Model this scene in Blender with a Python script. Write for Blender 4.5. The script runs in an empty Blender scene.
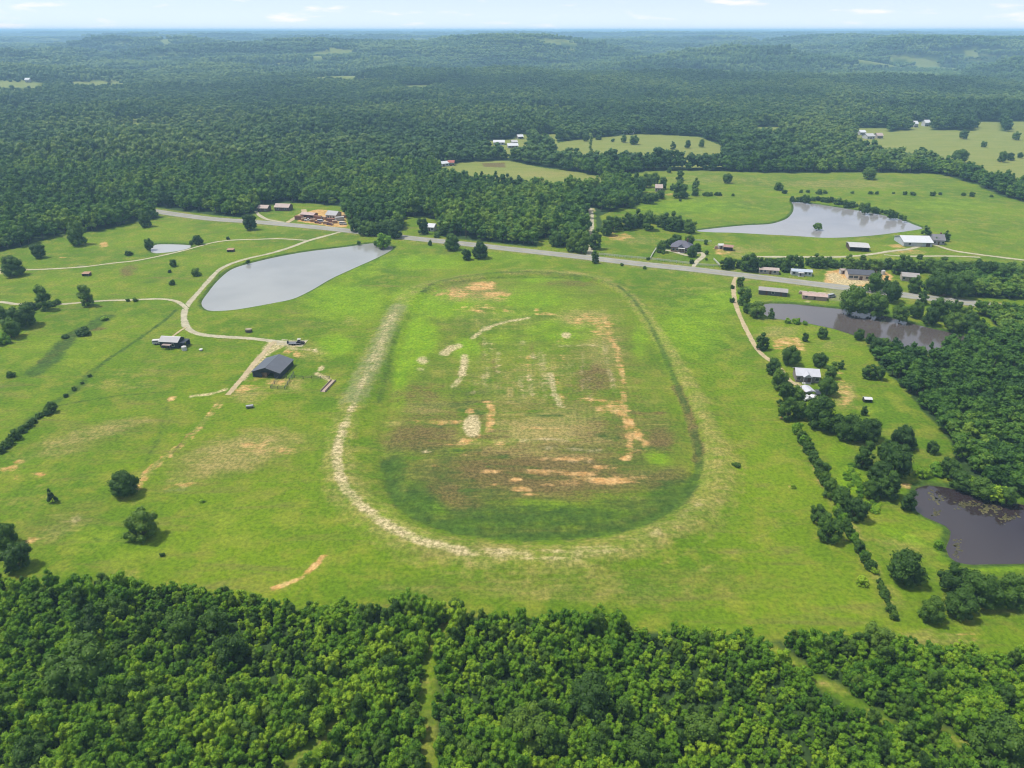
import bpy, math, random
import numpy as np
from mathutils import Vector
R = math.radians
rnd = random.Random(11)
rng = np.random.default_rng(5)
scene = bpy.context.scene
SKY_STRENGTH, SUN_STRENGTH, HAZE, EXPOSURE = .115, 4.3, 1.65e-4, 0.47
COL = scene.collection

# ------------------------------------------------------------------ camera
F, CX, CY, CAMZ = 710.0, 512.0, 384.0, 120.0
HORIZON = 30.0
PITCH = math.atan((CY - HORIZON) / F)
CP, SP = math.cos(PITCH), math.sin(PITCH)
cd = bpy.data.cameras.new('camera')
cam = bpy.data.objects.new('camera', cd)
COL.objects.link(cam)
cam.location = (0, 0, CAMZ)
cam.rotation_euler = (math.pi / 2 - PITCH, 0, 0)
cd.sensor_width = 36
cd.lens = F / 1024 * 36
cd.clip_start = 1
cd.clip_end = 120000
scene.camera = cam

# ------------------------------------------------------------------ noise and terrain
def _hash(ix, iy, seed):
    h = (ix.astype(np.int64) * 374761393 + iy.astype(np.int64) * 668265263 + seed * 1442695041) & 0xFFFFFFFF
    h = ((h ^ (h >> 13)) * 1274126177) & 0xFFFFFFFF
    h = (h ^ (h >> 16)) & 0xFFFFFF
    return h / float(0xFFFFFF)
def vnoise(x, y, seed=0):
    x = np.asarray(x, float); y = np.asarray(y, float)
    ix = np.floor(x); iy = np.floor(y)
    fx = x - ix; fy = y - iy
    ux = fx * fx * fx * (fx * (fx * 6 - 15) + 10); uy = fy * fy * fy * (fy * (fy * 6 - 15) + 10)
    a = _hash(ix, iy, seed); b = _hash(ix + 1, iy, seed)
    c = _hash(ix, iy + 1, seed); d = _hash(ix + 1, iy + 1, seed)
    return (a * (1 - ux) + b * ux) * (1 - uy) + (c * (1 - ux) + d * ux) * uy
def fbm(x, y, seed=0, oct=4):
    s = 0; a = .5; t = 0
    for i in range(oct):
        s = s + a * vnoise(x * 2 ** i, y * 2 ** i, seed + i * 17); t += a; a *= .5
    return s / t
def sstep(a, b, x):
    t = np.clip((x - a) / (b - a), 0, 1)
    return t * t * (3 - 2 * t)
def H(x, y):
    x = np.asarray(x, float); y = np.asarray(y, float)
    d = np.hypot(x, y)
    r1 = sstep(1150, 3200, d); r2 = sstep(2500, 9000, d)
    h = r1 * np.clip(fbm(x / 800, y / 430, 3, 3) - .36, 0, 1) * 185
    h = h + r2 * np.clip(fbm(x / 3600 + 3, y / 1700, 9, 3) - .40, 0, 1) * 240
    h = h + sstep(9000, 20000, d) * (fbm(x / 9000, y / 5000, 21, 2)) * 36
    return np.minimum(h, 96)
def clearing(x, y):
    return (np.hypot(x, y) > 1150) & (fbm(x / 210, y / 150, 31, 3) < .278)
def ray(px, py):
    u = (px - CX) / F; v = (CY - py) / F
    return np.array((u, CP + v * SP, -SP + v * CP))
def at(px, py, dz=0.0):
    d = ray(px, py)
    t = (CAMZ - dz) / max(-d[2], 1e-6)
    if t * math.hypot(d[0], d[1]) < 1100:
        return (d[0] * t, d[1] * t)
    ts = np.geomspace(900, 45000, 2600)
    z = CAMZ + d[2] * ts - dz
    hit = np.nonzero(z < H(d[0] * ts, d[1] * ts))[0]
    t = ts[hit[0]] if len(hit) else 30000
    return (d[0] * t, d[1] * t)
def mpp(x, y, z=0.0):
    """metres per pixel at a world point"""
    return (y * CP + (CAMZ - z) * SP) / F
def to_px(x, y, z=0.0):
    dz = z - CAMZ
    dep = y * CP - dz * SP
    return CX + F * x / dep, CY - F * (y * SP + dz * CP) / dep

# ------------------------------------------------------------------ tags
def tag(o, label=None, cat=None, group=None, kind=None):
    if label: o['label'] = label
    if cat: o['category'] = cat
    if group: o['group'] = group
    if kind: o['kind'] = kind
    return o
def empty(name, loc, rz=0.0):
    o = bpy.data.objects.new(name, None)
    COL.objects.link(o); o.location = loc; o.rotation_euler = (0, 0, rz)
    o.empty_display_size = .5
    return o
def link(name, me, parent=None, loc=(0, 0, 0)):
    o = bpy.data.objects.new(name, me)
    COL.objects.link(o); o.location = loc
    if parent: o.parent = parent
    return o

class MB:
    def __init__(s): s.v = []; s.f = []; s.m = []
    def add(s, vs, fs, mi=0):
        b = len(s.v); s.v += [tuple(v) for v in vs]
        for f in fs: s.f.append(tuple(i + b for i in f)); s.m.append(mi)
        return s
    def box(s, x0, x1, y0, y1, z0, z1, mi=0):
        return s.add([(x0, y0, z0), (x1, y0, z0), (x1, y1, z0), (x0, y1, z0), (x0, y0, z1), (x1, y0, z1), (x1, y1, z1), (x0, y1, z1)],
              [(0, 3, 2, 1), (4, 5, 6, 7), (0, 1, 5, 4), (1, 2, 6, 5), (2, 3, 7, 6), (3, 0, 4, 7)], mi)
    def prism(s, poly, axis, a, b, mi=0):
        """poly: 2d outline; axis 'x' -> (y,z) outline swept in x, 'y' -> (x,z) outline swept in y, 'z' -> (x,y)"""
        n = len(poly)
        mk = {'x': lambda p, t: (t, p[0], p[1]), 'y': lambda p, t: (p[0], t, p[1]), 'z': lambda p, t: (p[0], p[1], t)}[axis]
        vs = [mk(p, a) for p in poly] + [mk(p, b) for p in poly]
        fs = [tuple(range(n))[::-1], tuple(range(n, 2 * n))] + [(i, (i + 1) % n, n + (i + 1) % n, n + i) for i in range(n)]
        return s.add(vs, fs, mi)
    def tube(s, pts, rad, n=7, mi=0):
        rad = rad if isinstance(rad, (list, tuple)) else [rad] * len(pts)
        rings = []
        for i, p in enumerate(pts):
            p = Vector(p)
            t = (Vector(pts[min(i + 1, len(pts) - 1)]) - Vector(pts[max(i - 1, 0)])).normalized()
            a = t.orthogonal().normalized(); b = t.cross(a)
            rings.append([p + (a * math.cos(q) + b * math.sin(q)) * rad[i] for q in [2 * math.pi * k / n for k in range(n)]])
        vs = [v for r in rings for v in r]; fs = []
        for i in range(len(pts) - 1):
            for k in range(n):
                fs.append((i * n + k, i * n + (k + 1) % n, (i + 1) * n + (k + 1) % n, (i + 1) * n + k))
        fs.append(tuple(range(n))[::-1]); fs.append(tuple((len(pts) - 1) * n + k for k in range(n)))
        return s.add(vs, fs, mi)
    def mesh(s, name, *mats, smooth=False):
        me = bpy.data.meshes.new(name)
        me.from_pydata(s.v, [], s.f)
        for m in mats: me.materials.append(m)
        if len(mats) > 1: me.polygons.foreach_set('material_index', s.m)
        if smooth: me.polygons.foreach_set('use_smooth', [True] * len(s.f))
        import bmesh
        bm = bmesh.new(); bm.from_mesh(me); bmesh.ops.recalc_face_normals(bm, faces=bm.faces); bm.to_mesh(me); bm.free()
        return me
    def build(s, name, mat, parent=None, loc=(0, 0, 0), smooth=False):
        mats = mat if isinstance(mat, (list, tuple)) else [mat]
        return link(name, s.mesh(name, *mats, smooth=smooth), parent, loc)

# ------------------------------------------------------------------ node helpers
class NT:
    def __init__(s, name):
        s.mat = bpy.data.materials.new(name); s.mat.use_nodes = True
        s.t = s.mat.node_tree; s.t.nodes.clear()
        s.out = s.n('ShaderNodeOutputMaterial')
    def n(s, typ, **kw):
        nd = s.t.nodes.new(typ)
        for k, v in kw.items(): setattr(nd, k, v)
        return nd
    def put(s, sock, v):
        if v is None: return
        if isinstance(v, bpy.types.NodeSocket): s.t.links.new(v, sock)
        elif isinstance(v, (tuple, list)) and sock.type == 'RGBA' and len(v) == 3: sock.default_value = (*v, 1)
        else: sock.default_value = v
    def math(s, op, a, b=None, c=None, clamp=False):
        nd = s.n('ShaderNodeMath', operation=op); nd.use_clamp = clamp
        s.put(nd.inputs[0], a); s.put(nd.inputs[1], b); s.put(nd.inputs[2], c)
        return nd.outputs[0]
    def mix(s, fac, a, b, mode='MIX'):
        nd = s.n('ShaderNodeMix', data_type='RGBA', blend_type=mode)
        s.put(nd.inputs[0], fac); s.put(nd.inputs[6], a); s.put(nd.inputs[7], b)
        return nd.outputs[2]
    def pos(s): return s.n('ShaderNodeNewGeometry').outputs['Position']
    def obj(s): return s.n('ShaderNodeTexCoord').outputs['Object']
    def scale(s, vec, sc):
        nd = s.n('ShaderNodeVectorMath', operation='MULTIPLY')
        s.put(nd.inputs[0], vec); nd.inputs[1].default_value = sc
        return nd.outputs[0]
    def noise(s, vec, scale=1.0, detail=3.0, rough=.55, dist=0.0):
        nd = s.n('ShaderNodeTexNoise')
        s.put(nd.inputs['Vector'], vec); nd.inputs['Scale'].default_value = scale
        nd.inputs['Detail'].default_value = detail; nd.inputs['Roughness'].default_value = rough
        nd.inputs['Distortion'].default_value = dist
        return nd.outputs['Fac']
    def attr(s, name): return s.n('ShaderNodeAttribute', attribute_name=name).outputs['Fac']
    def ss(s, x, a, b, lo=0.0, hi=1.0):
        nd = s.n('ShaderNodeMapRange', interpolation_type='SMOOTHSTEP')
        s.put(nd.inputs[0], x); nd.inputs[1].default_value = a; nd.inputs[2].default_value = b
        nd.inputs[3].default_value = lo; nd.inputs[4].default_value = hi
        return nd.outputs[0]
    def bsdf(s, col, rough=.8, spec=.3, metal=0.0, normal=None):
        nd = s.n('ShaderNodeBsdfPrincipled')
        s.put(nd.inputs['Base Color'], col); s.put(nd.inputs['Roughness'], rough)
        nd.inputs['Specular IOR Level'].default_value = spec; nd.inputs['Metallic'].default_value = metal
        s.put(nd.inputs['Normal'], normal)
        return nd.outputs[0]
    def bump(s, h, strength=.4, dist=.1):
        nd = s.n('ShaderNodeBump'); s.put(nd.inputs['Height'], h)
        nd.inputs['Strength'].default_value = strength; nd.inputs['Distance'].default_value = dist
        return nd.outputs[0]
    def surf(s, sh): s.t.links.new(sh, s.out.inputs['Surface']); return s.mat

def plain(name, col, rough=.7, var=.18, spec=.3, metal=0.0, scale=.7, streak=None):
    """weathered procedural surface: two noises vary the base colour"""
    t = NT(name); p = t.obj()
    a = t.noise(p, scale, 4); b = t.noise(t.scale(p, streak or (3, 3, 3)), scale * 2, 3)
    f = t.math('ADD', t.math('MULTIPLY', a, .6), t.math('MULTIPLY', b, .4))
    c = t.mix(t.ss(f, .3, .7), tuple(x * (1 - var) for x in col), tuple(min(1, x * (1 + var)) for x in col))
    return t.surf(t.bsdf(c, rough, spec, metal))
# ------------------------------------------------------------------ geometry of the place (traced outlines turned into ground points)
def W(pts): return [at(*p) for p in pts]
def Z(ox, oy, s, pts): return [(ox + x / s, oy + y / s) for x, y in pts]
def smooth(pts, closed=False, step=3.0):
    P = [np.array(p, float) for p in pts]; n = len(P); out = []
    rngi = range(n) if closed else range(n - 1)
    for i in rngi:
        p0 = P[(i - 1) % n] if closed or i > 0 else P[0] * 2 - P[1]
        p1 = P[i]; p2 = P[(i + 1) % n]
        p3 = P[(i + 2) % n] if closed or i + 2 < n else P[-1] * 2 - P[-2]
        k = max(1, int(np.linalg.norm(p2 - p1) / step))
        for j in range(k):
            t = j / k
            out.append(.5 * ((2 * p1) + (-p0 + p2) * t + (2 * p0 - 5 * p1 + 4 * p2 - p3) * t * t + (-p0 + 3 * p1 - 3 * p2 + p3) * t ** 3))
    if not closed: out.append(P[-1])
    return np.array(out)
def inside(px, py, poly):
    poly = np.asarray(poly); c = np.zeros(px.shape, bool)
    x0, y0 = poly[-1]
    for x1, y1 in poly:
        if y0 != y1:
            k = ((y1 > py) != (y0 > py)) & (px < (x0 - x1) * (py - y1) / (y0 - y1) + x1)
            c ^= k
        x0, y0 = x1, y1
    return c
def dist_line(px, py, pts, closed=False):
    P = np.asarray(pts, float); d = np.full(px.shape, 1e9)
    segs = list(zip(P[:-1], P[1:])) + ([(P[-1], P[0])] if closed else [])
    for a, b in segs:
        ab = b - a; L = max((ab ** 2).sum(), 1e-9)
        t = np.clip(((px - a[0]) * ab[0] + (py - a[1]) * ab[1]) / L, 0, 1)
        d = np.minimum(d, np.hypot(px - a[0] - t * ab[0], py - a[1] - t * ab[1]))
    return d

POND_PX = {
 'big': [(202, 302), (209, 291), (217, 281), (228, 271), (238, 266), (256, 261), (280, 255.5), (306, 251), (330, 248), (351, 245.5), (368, 243), (378, 242.6), (389, 245), (393, 246.5), (388, 251), (372, 259), (356, 266), (331, 277.5), (311, 289), (293, 297.5), (275, 301.5), (256, 305), (238, 308), (222, 309.5), (208, 309)],
 'small': [(151.5, 251), (152.5, 246), (156, 243.8), (172, 243.6), (190, 244.6), (190, 246.5), (181, 249.5), (168, 251.5), (158, 252.4)],
 'far': [(697, 230), (720, 227), (747, 224.5), (768, 223.5), (778, 221.5), (788, 217.5), (793.5, 211), (794, 205), (792.5, 201.3), (800, 201.6), (813, 203), (833, 206), (868, 211.5), (898, 218), (914, 224), (922, 227.5), (912, 229.5), (898, 231.5), (868, 235), (828, 237), (793, 235), (768, 233.8), (735, 232), (710, 231.4)],
 'mid': [(763, 310), (765, 303.5), (780, 302.8), (803, 304.2), (825, 306.5), (843, 308.5), (868, 311), (885, 315.5), (908, 321.5), (925, 326), (943, 330), (965, 335.5), (978, 341), (965, 344), (948, 346), (930, 351), (913, 354), (900, 350), (888, 345), (872, 339), (855, 334), (836, 328), (818, 324), (800, 320.5), (788, 319), (770, 316)],
 'near': [(914, 498), (918, 487), (928, 484.5), (943, 486), (958, 489), (975, 494), (993, 499), (1024, 504), (1060, 510), (1085, 525), (1080, 548), (1050, 558), (1024, 561), (993, 561.5), (970, 562), (958, 560), (951, 555), (948, 547), (952, 537), (953, 530), (947, 524), (938, 520), (926, 515), (918, 509)],
}
PONDS = {k: smooth(W(v), True, 3.0) for k, v in POND_PX.items()}

HWY = smooth(W([(-120, 184), (-40, 190), (20, 194), (72, 199), (112, 205), (150, 210.5), (180, 215), (215, 219.3), (256, 222), (282, 224.3), (318, 227.5), (350, 231), (400, 237), (459, 243.3), (500, 248), (545, 253), (587, 257.7), (640, 264), (689, 269), (740, 275), (789, 281), (830, 286), (877, 291.5), (911, 296), (952, 300.8), (1030, 310.5), (1120, 322)]), False, 6)
PATHS = {   # name: (points, width m)
 'main': ([(342, 231.5), (330, 234.8), (318, 238), (306, 241.5), (290, 247.5), (270, 253.5), (250, 258), (236, 262), (226, 266), (218, 271), (208, 281.5), (198, 293), (190, 302), (186, 308), (184, 315), (184.5, 322), (187, 327.5), (193, 332), (205, 335.2), (225, 337), (250, 338.4), (272, 341), (284, 342.2), (300, 342.5)], 3.4),
 'west': ([(-40, 301), (0, 302), (15, 304), (40, 305), (65, 304), (100, 301), (130, 300), (160, 299), (175, 301), (182, 304.5), (187, 309)], 2.6),
 'north': ([(-30, 269), (22, 269.8), (50, 269), (82, 267), (112, 263.3), (140, 260), (180, 251.5), (200, 246), (215, 242.3), (232, 240.2), (256, 239.4), (280, 238.8), (308, 240.5)], 2.4),
 'barn': ([(275, 341.5), (270, 346), (262, 354.5), (254, 364), (246, 374), (240, 381), (233, 389), (228, 395)], 2.4),
 'east': ([(737, 275), (734.5, 280), (733.5, 286), (734, 296), (736, 305), (739.5, 315), (744, 325), (750, 337), (757, 349), (765, 357), (773, 362.5), (781, 370), (787, 378), (794, 383.5), (801, 387), (807, 392)], 2.6),
 'lane': ([(588, 258), (590, 250), (591, 240), (591.5, 228), (591.5, 216), (590, 208)], 4),
 'farm': ([(742, 256.6), (770, 256.9), (803, 257), (830, 257.2), (856, 256), (876, 253.6), (891, 251.2), (911, 248.7), (928, 243.5), (938, 246), (955, 251), (990, 256), (1040, 262)], 3.4),
 'farmtwo': ([(884, 254.8), (905, 256.2), (952, 256.2), (980, 257.4)], 2.6),
 'house': ([(692, 269.5), (694.5, 265), (698, 260.5), (702, 257.5), (703.5, 255), (701.5, 252.8), (697, 253), (690, 255.5), (683, 254.5), (673, 251.5), (664, 250)], 3.2),
 'yard': ([(284, 224.4), (291, 220.5), (298, 216.5), (304, 212.5), (303.5, 209.5)], 4.5),
 'cabin': ([(256, 211), (259, 215), (266, 219), (275, 221), (284, 222.5)], 3),
 'spur': ([(186, 327.5), (180, 331), (174, 335.5), (170, 338)], 1.6),
}
PATHW = {k: (smooth(W(v[0]), False, 2.0), v[1]) for k, v in PATHS.items()}
TRAILS = [smooth(W(p), False, 2) for p in (
    [(452, 618), (440, 632), (432, 655), (428, 690), (427, 725), (431, 760), (433, 800), (436, 840)],
    [(758, 640), (772, 650), (790, 662), (806, 672), (820, 682), (836, 690), (850, 700), (868, 712), (885, 722)],
    [(925, 722), (950, 738), (975, 748), (990, 756)],
    [(340, 722), (320, 745), (290, 765), (270, 790)])]

FORE = W([(-160, 585), (-60, 580), (0, 583), (50, 590), (100, 592), (150, 592), (185, 588), (230, 598), (270, 603), (300, 611), (350, 611), (420, 611), (470, 616), (520, 620), (600, 628), (650, 634), (700, 633), (750, 638), (800, 645), (850, 644), (900, 646), (960, 653), (1024, 661), (1180, 672), (1300, 990), (-300, 990)])
OPEN = W([(-220, 262), (-80, 257), (0, 251.5), (18, 248), (42, 240), (68, 233), (101, 231), (116, 226.5), (140, 221.5), (165, 216.5), (178, 211.5), (196, 213), (215, 215.5), (240, 217.5), (254, 213), (258, 206), (280, 203), (300, 203), (320, 204), (345, 207), (347, 219), (352, 226.5), (372, 229.5), (402, 232), (404, 228), (404, 217), (424, 216), (440, 222), (443, 237), (470, 240.5), (500, 244.5), (536, 249), (539, 239), (553, 237), (556, 246), (583, 249.5), (586, 236), (588, 208), (595, 208), (597, 236), (600, 229), (603, 226), (600, 216), (612, 211), (628, 206), (645, 200), (640, 192), (625, 187), (606, 184), (609, 178), (625, 174), (652, 170.5), (702, 170.5), (768, 173), (860, 172.5), (934, 173.5), (950, 176.5), (979, 185.5), (998, 195), (1024, 202), (1100, 218), (1300, 260), (1500, 420), (1300, 1100), (-300, 1100), (-500, 500)])
FIELDS = [W(p) for p in (
    [(430, 168), (447, 163.5), (480, 161), (509, 160.5), (526, 164.5), (545, 168), (566, 170.3), (586, 173.5), (604, 178), (604, 190), (560, 194), (520, 192), (480, 188), (446, 181)],
    [(548, 146), (560, 142.5), (574, 139.8), (594, 138), (615, 136), (637, 134), (669, 135), (700, 137), (722, 146), (725, 167), (690, 168), (664, 166), (645, 168), (626, 164), (585, 164), (556, 158)],
    [(846, 151), (858, 142), (880, 135), (897, 130.5), (950, 130.4), (1014, 132), (1060, 133), (1150, 137), (1180, 205), (1024, 193), (1000, 186), (979, 179), (953, 172), (934, 165), (905, 161), (878, 158)],
    [(0, 80), (30, 80.5), (49, 85), (44, 96), (0, 98), (-60, 97), (-60, 80)],
    [(62, 80.5), (100, 80.2), (138, 80), (126, 93), (80, 92)],
    [(534, 135), (556, 134), (558, 145), (538, 146)],
    [(754, 127), (780, 126.8), (779, 137), (756, 137)],
    [(972, 122), (1002, 121.6), (1002, 133), (976, 133)],
    [(1006, 121.6), (1050, 121), (1050, 133), (1008, 133)],
    [(484, 141), (512, 139), (520, 133), (530, 136), (528, 156), (505, 158), (486, 154)],
    [(855, 128), (888, 128), (890, 148), (850, 150)],
    [(908, 122), (932, 121.5), (932, 133), (910, 133)],
    [(98, 43.5), (122, 42.5), (125, 45), (100, 46)],
    [(190, 53), (205, 52.6), (205, 55), (190, 55.5)],
    [(406, 88), (430, 87), (430, 91), (408, 92)],
)]
HALF = [W([(112, 121), (135, 117.5), (200, 120), (240, 117.5), (270, 119), (272, 125), (240, 134), (200, 137), (150, 136), (114, 134)])]
WR = W([(866, 343), (880, 350), (905, 358), (925, 357), (950, 350), (985, 343), (1000, 332), (990, 319), (968, 310), (975, 312), (1060, 318), (1200, 330), (1300, 520), (1080, 506), (1005, 494), (985, 488), (962, 470), (955, 457), (951, 440), (928, 417), (908, 392), (893, 377), (880, 366)])
WNR = W([(952, 290), (960, 280), (985, 276), (1030, 278), (1130, 284), (1130, 308), (1030, 299), (985, 298), (962, 296)])
LOTS = [W(p) for p in ([(294, 222.5), (297, 213), (318, 208), (346, 211), (349, 228), (332, 227.5), (312, 224)],
                       [(826, 282), (827, 271), (842, 268), (880, 270), (892, 275), (891, 282), (866, 286.5), (845, 285)])]
# the worn oval of the old track, outer band and inner ditch
ZT = lambda pts: Z(320, 240, 949 / 420, pts)
TRACK = smooth(W(ZT([(205, 125), (165, 190), (140, 240), (115, 290), (95, 340), (68, 400), (48, 450), (38, 495), (45, 535), (62, 573), (110, 622), (155, 652), (200, 676), (265, 697), (330, 709), (390, 715), (450, 719), (510, 720), (560, 718), (605, 713), (650, 704), (705, 688), (750, 670), (800, 645), (842, 618), (872, 588), (890, 555), (899, 515), (900, 470), (888, 425), (862, 380), (830, 325), (800, 270), (770, 222), (742, 180), (716, 148), (690, 122), (655, 100), (620, 86), (570, 77), (520, 73), (470, 72), (420, 74), (375, 78), (330, 86), (285, 95), (240, 106)])), True, 3)
INNER = smooth(W(ZT([(262, 112), (215, 165), (190, 235), (175, 300), (160, 370), (148, 440), (148, 500), (160, 560), (200, 612), (260, 642), (320, 658), (400, 667), (480, 670), (560, 668), (640, 660), (705, 646), (760, 626), (810, 592), (845, 550), (858, 515), (855, 490), (842, 440), (815, 375), (790, 315), (765, 258), (735, 200), (705, 155), (665, 118), (620, 97), (560, 86), (480, 82), (400, 86), (320, 95)])), True, 3)

# features painted by wear and soil (their own outline, not light): kind, mask, data, strength
FEAT = []
def ell(mask, x, y, rx, ry, s, rot=0): FEAT.append(('e', mask, (x, y, rx, ry, rot), s))
def line(mask, pts, w, s): FEAT.append(('l', mask, (pts, w), s))
def poly(mask, pts, s, soft=2.0): FEAT.append(('p', mask, (pts, soft), s))
def zt(x, y): return (320 + x / 2.2595, 240 + y / 2.2595)
# track
line('sand', [(344, 428), (340, 442), (337, 457), (340, 477), (347, 493), (369, 514), (388, 528), (408, 538), (437, 548), (466, 554)], 1.8, .85)
line('sand', [(466, 554), (519, 558), (568, 558), (606, 552)], 2.6, .52)
line('sand', [(606, 552), (652, 536), (690, 515), (705, 500)], 1.8, .35)
poly('sand', [(268, 340.5), (304, 341.5), (306, 345.5), (284, 347), (273, 352.5), (262, 362), (254, 371), (246, 380), (239, 381), (250, 364), (260, 353)], .95, 1.2)
ell('sand', 292, 346, 16, 4, .7); ell('dirt', 262, 378, 16, 4, .55); ell('dry', 285, 384, 26, 9, .7); ell('dirt', 290, 376, 8, 3, .55)
line('sand', [(398, 306), (390, 322), (381, 344), (370, 370), (356, 400), (347, 424)], 1.6, .62)
line('sand', [(393, 318), (387, 330), (381, 345), (375, 358), (370, 371)], 3.0, .55)
line('grey', [(398, 308), (388, 328), (380, 346), (373, 362), (364, 380), (354, 400)], 5.5, .72)
line('dry', [(478, 277), (432, 285), (405, 298), (385, 335), (362, 382), (346, 420), (338, 457)], 6, .55)
line('dry', [(338, 457), (347, 493), (369, 514), (408, 539), (466, 555), (519, 559), (568, 559), (608, 552), (652, 536), (692, 514), (714, 488), (718, 448)], 7, .62)
line('dry', [(718, 448), (700, 408), (674, 359), (647, 320), (625, 293)], 4, .5)
line('dark', [(594, 279), (550, 274), (506, 273.5), (466, 278), (440, 283), (420, 294)], 1.6, .6)
line('dark', [(618, 287), (634, 302), (650, 326), (664, 354), (676, 384), (688, 412)], 1.1, .72)
line('mud', [(676, 386), (688, 412), (694, 433), (700, 452), (696, 460)], 1.6, .95)
line('dark', [(398, 330), (392, 350), (386, 372), (380, 400)], 1.6, .55)
line('dark', [(387, 462), (392, 485), (405, 505), (430, 520), (462, 529), (500, 533), (535, 535), (575, 533), (610, 529), (640, 522), (662, 512), (682, 498), (694, 480)], 2.4, .85)
line('mud', [(480, 529), (520, 531.5), (560, 531), (600, 527), (635, 518), (655, 508)], 1.8, .62)
line('lush', [(440, 545), (420, 538), (395, 522), (372, 500)], 3, .5)
ell('lush', *zt(500, 600), 40, 9, .75); ell('lush', *zt(700, 612), 30, 7, .55); ell('lush', *zt(250, 600), 22, 8, .75, 25); ell('lush', *zt(760, 490), 20, 9, .8, 20)
ell('dark', *zt(170, 540), 10, 22, .7); ell('dark', *zt(340, 560), 16, 9, .6); ell('dark', *zt(660, 600), 50, 9, .62); ell('dark', *zt(440, 625), 70, 8, .7)
ell('mud', *zt(230, 450), 46, 18, .85); ell('mud', *zt(300, 575), 42, 17, .95, 25); ell('mud', *zt(480, 530), 125, 30, .9); ell('mud', *zt(640, 545), 70, 18, .7); ell('mud', *zt(380, 500), 60, 18, .7); ell('mud', *zt(220, 350), 34, 12, .6)
ell('mud', *zt(620, 312), 22, 17, .82); ell('mud', *zt(770, 450), 17, 15, .8); ell('mud', *zt(775, 540), 30, 12, .88, -10); ell('mud', *zt(560, 97), 34, 5, .6); ell('mud', *zt(330, 110), 60, 13, .5); ell('mud', *zt(640, 440), 44, 24, .55); ell('mud', *zt(560, 480), 90, 18, .6); ell('mud', *zt(420, 610), 60, 12, .55); ell('mud', *zt(700, 600), 40, 9, .5)
line('sand', ZT([(405, 255), (400, 300)]), 1.6, .5); line('sand', ZT([(500, 250), (505, 310)]), 1.8, .55); line('sand', ZT([(380, 290), (372, 330)]), 1.6, .5); line('dirt', ZT([(530, 300), (550, 375)]), 1.2, .6); line('sand', ZT([(590, 300), (600, 345)]), 1.2, .4); line('sand', ZT([(640, 230), (655, 300), (668, 345)]), 1.4, .5)
ell('dry', *zt(520, 430), 70, 17, .95); ell('dry', *zt(560, 400), 60, 8, .7); ell('dry', *zt(500, 455), 50, 6, .8); ell('dry', *zt(480, 470), 70, 4, .75); ell('dry', *zt(260, 372), 40, 5, .7); ell('dry', *zt(640, 250), 24, 40, .6); ell('dry', *zt(600, 175), 40, 12, .7); ell('dirt', *zt(640, 200), 16, 14, .62); ell('dirt', *zt(660, 380), 18, 8, .8); ell('dirt', *zt(560, 495), 40, 3, .7); ell('dirt', *zt(640, 515), 24, 3, .7); ell('dry', *zt(580, 460), 40, 5, .8); ell('dry', *zt(640, 450), 16, 4, .95); ell('dry', *zt(540, 488), 50, 3, .95); ell('dry', *zt(450, 485), 22, 3, .9); ell('dry', *zt(440, 330), 60, 26, .5); ell('dry', *zt(240, 385), 32, 6, .6); ell('dry', *zt(410, 455), 12, 5, .85); ell('dry', *zt(570, 385), 40, 8, .55); ell('dry', *zt(400, 180), 60, 18, .42)
ell('dirt', *zt(365, 104), 19, 6, .98, -5); ell('dirt', *zt(395, 124), 18, 5, .85); ell('dirt', *zt(305, 120), 24, 7, .72); ell('dirt', *zt(360, 155), 26, 5, .66); ell('dry', *zt(345, 120), 46, 12, .7); ell('dirt', *zt(420, 160), 14, 3, .5)
ell('dirt', *zt(600, 180), 24, 7, .72); ell('dirt', *zt(510, 168), 13, 3, .75); ell('dirt', *zt(490, 158), 5, 2, .7)
line('dirt', ZT([(640, 175), (655, 215), (672, 250), (680, 290), (690, 320)]), 1.7, .74)
line('dirt', ZT([(683, 345), (690, 400), (700, 445), (697, 492)]), 1.5, .78)
line('dirt', ZT([(692, 395), (712, 430), (732, 460)]), 1.7, .9)
line('dirt', ZT([(590, 358), (640, 365), (690, 372)]), 1.7, .74)
line('dirt', ZT([(655, 375), (675, 390)]), 2.4, .74)
ell('dirt', *zt(655, 543), 28, 4.6, 1.05); ell('dirt', *zt(455, 563), 13, 3.4, 1.0); ell('dirt', *zt(690, 494), 8, 3, 1.0); ell('dirt', *zt(500, 524), 34, 3.0, .92); ell('dirt', *zt(385, 523), 12, 3.6, .9); ell('dirt', *zt(440, 541), 10, 3, .9); ell('dirt', *zt(590, 528), 24, 2.6, .82); ell('dirt', *zt(395, 552), 9, 3, .85); ell('dirt', *zt(600, 540), 22, 3, .85); ell('dirt', *zt(480, 575), 12, 2.6, .75); ell('dirt', *zt(545, 548), 30, 5, .55)
ell('dry', 540, 425, 130, 60, .42); ell('mud', 520, 470, 130, 34, .40); ell('mud', 440, 400, 50, 30, .35); ell('mud', 600, 390, 60, 26, .38); ell('dry', 520, 370, 110, 40, .36)
ell('dirt', *zt(337, 388), 6, 4, .95); ell('dirt', *zt(330, 452), 7, 4, .95); ell('sand', *zt(343, 420), 9.5, 12.5, 1.5); ell('dirt', *zt(350, 440), 9, 9, .6)
line('dirt', ZT([(378, 366), (390, 385), (385, 410), (380, 430)]), 1.6, .8); ell('dry', *zt(430, 345), 3.5, 9, .95); ell('dirt', *zt(410, 462), 10, 4, .7)
ell('sand', *zt(238, 478), 5, 1.4, .95); ell('sand', *zt(232, 272), 7, 5, .88); ell('sand', *zt(228, 292), 6, 3, .72); ell('sand', *zt(296, 245), 11, 4, .98, -20); ell('sand', *zt(282, 256), 7, 3, .95); ell('sand', *zt(312, 240), 5, 4, .85)
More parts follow.
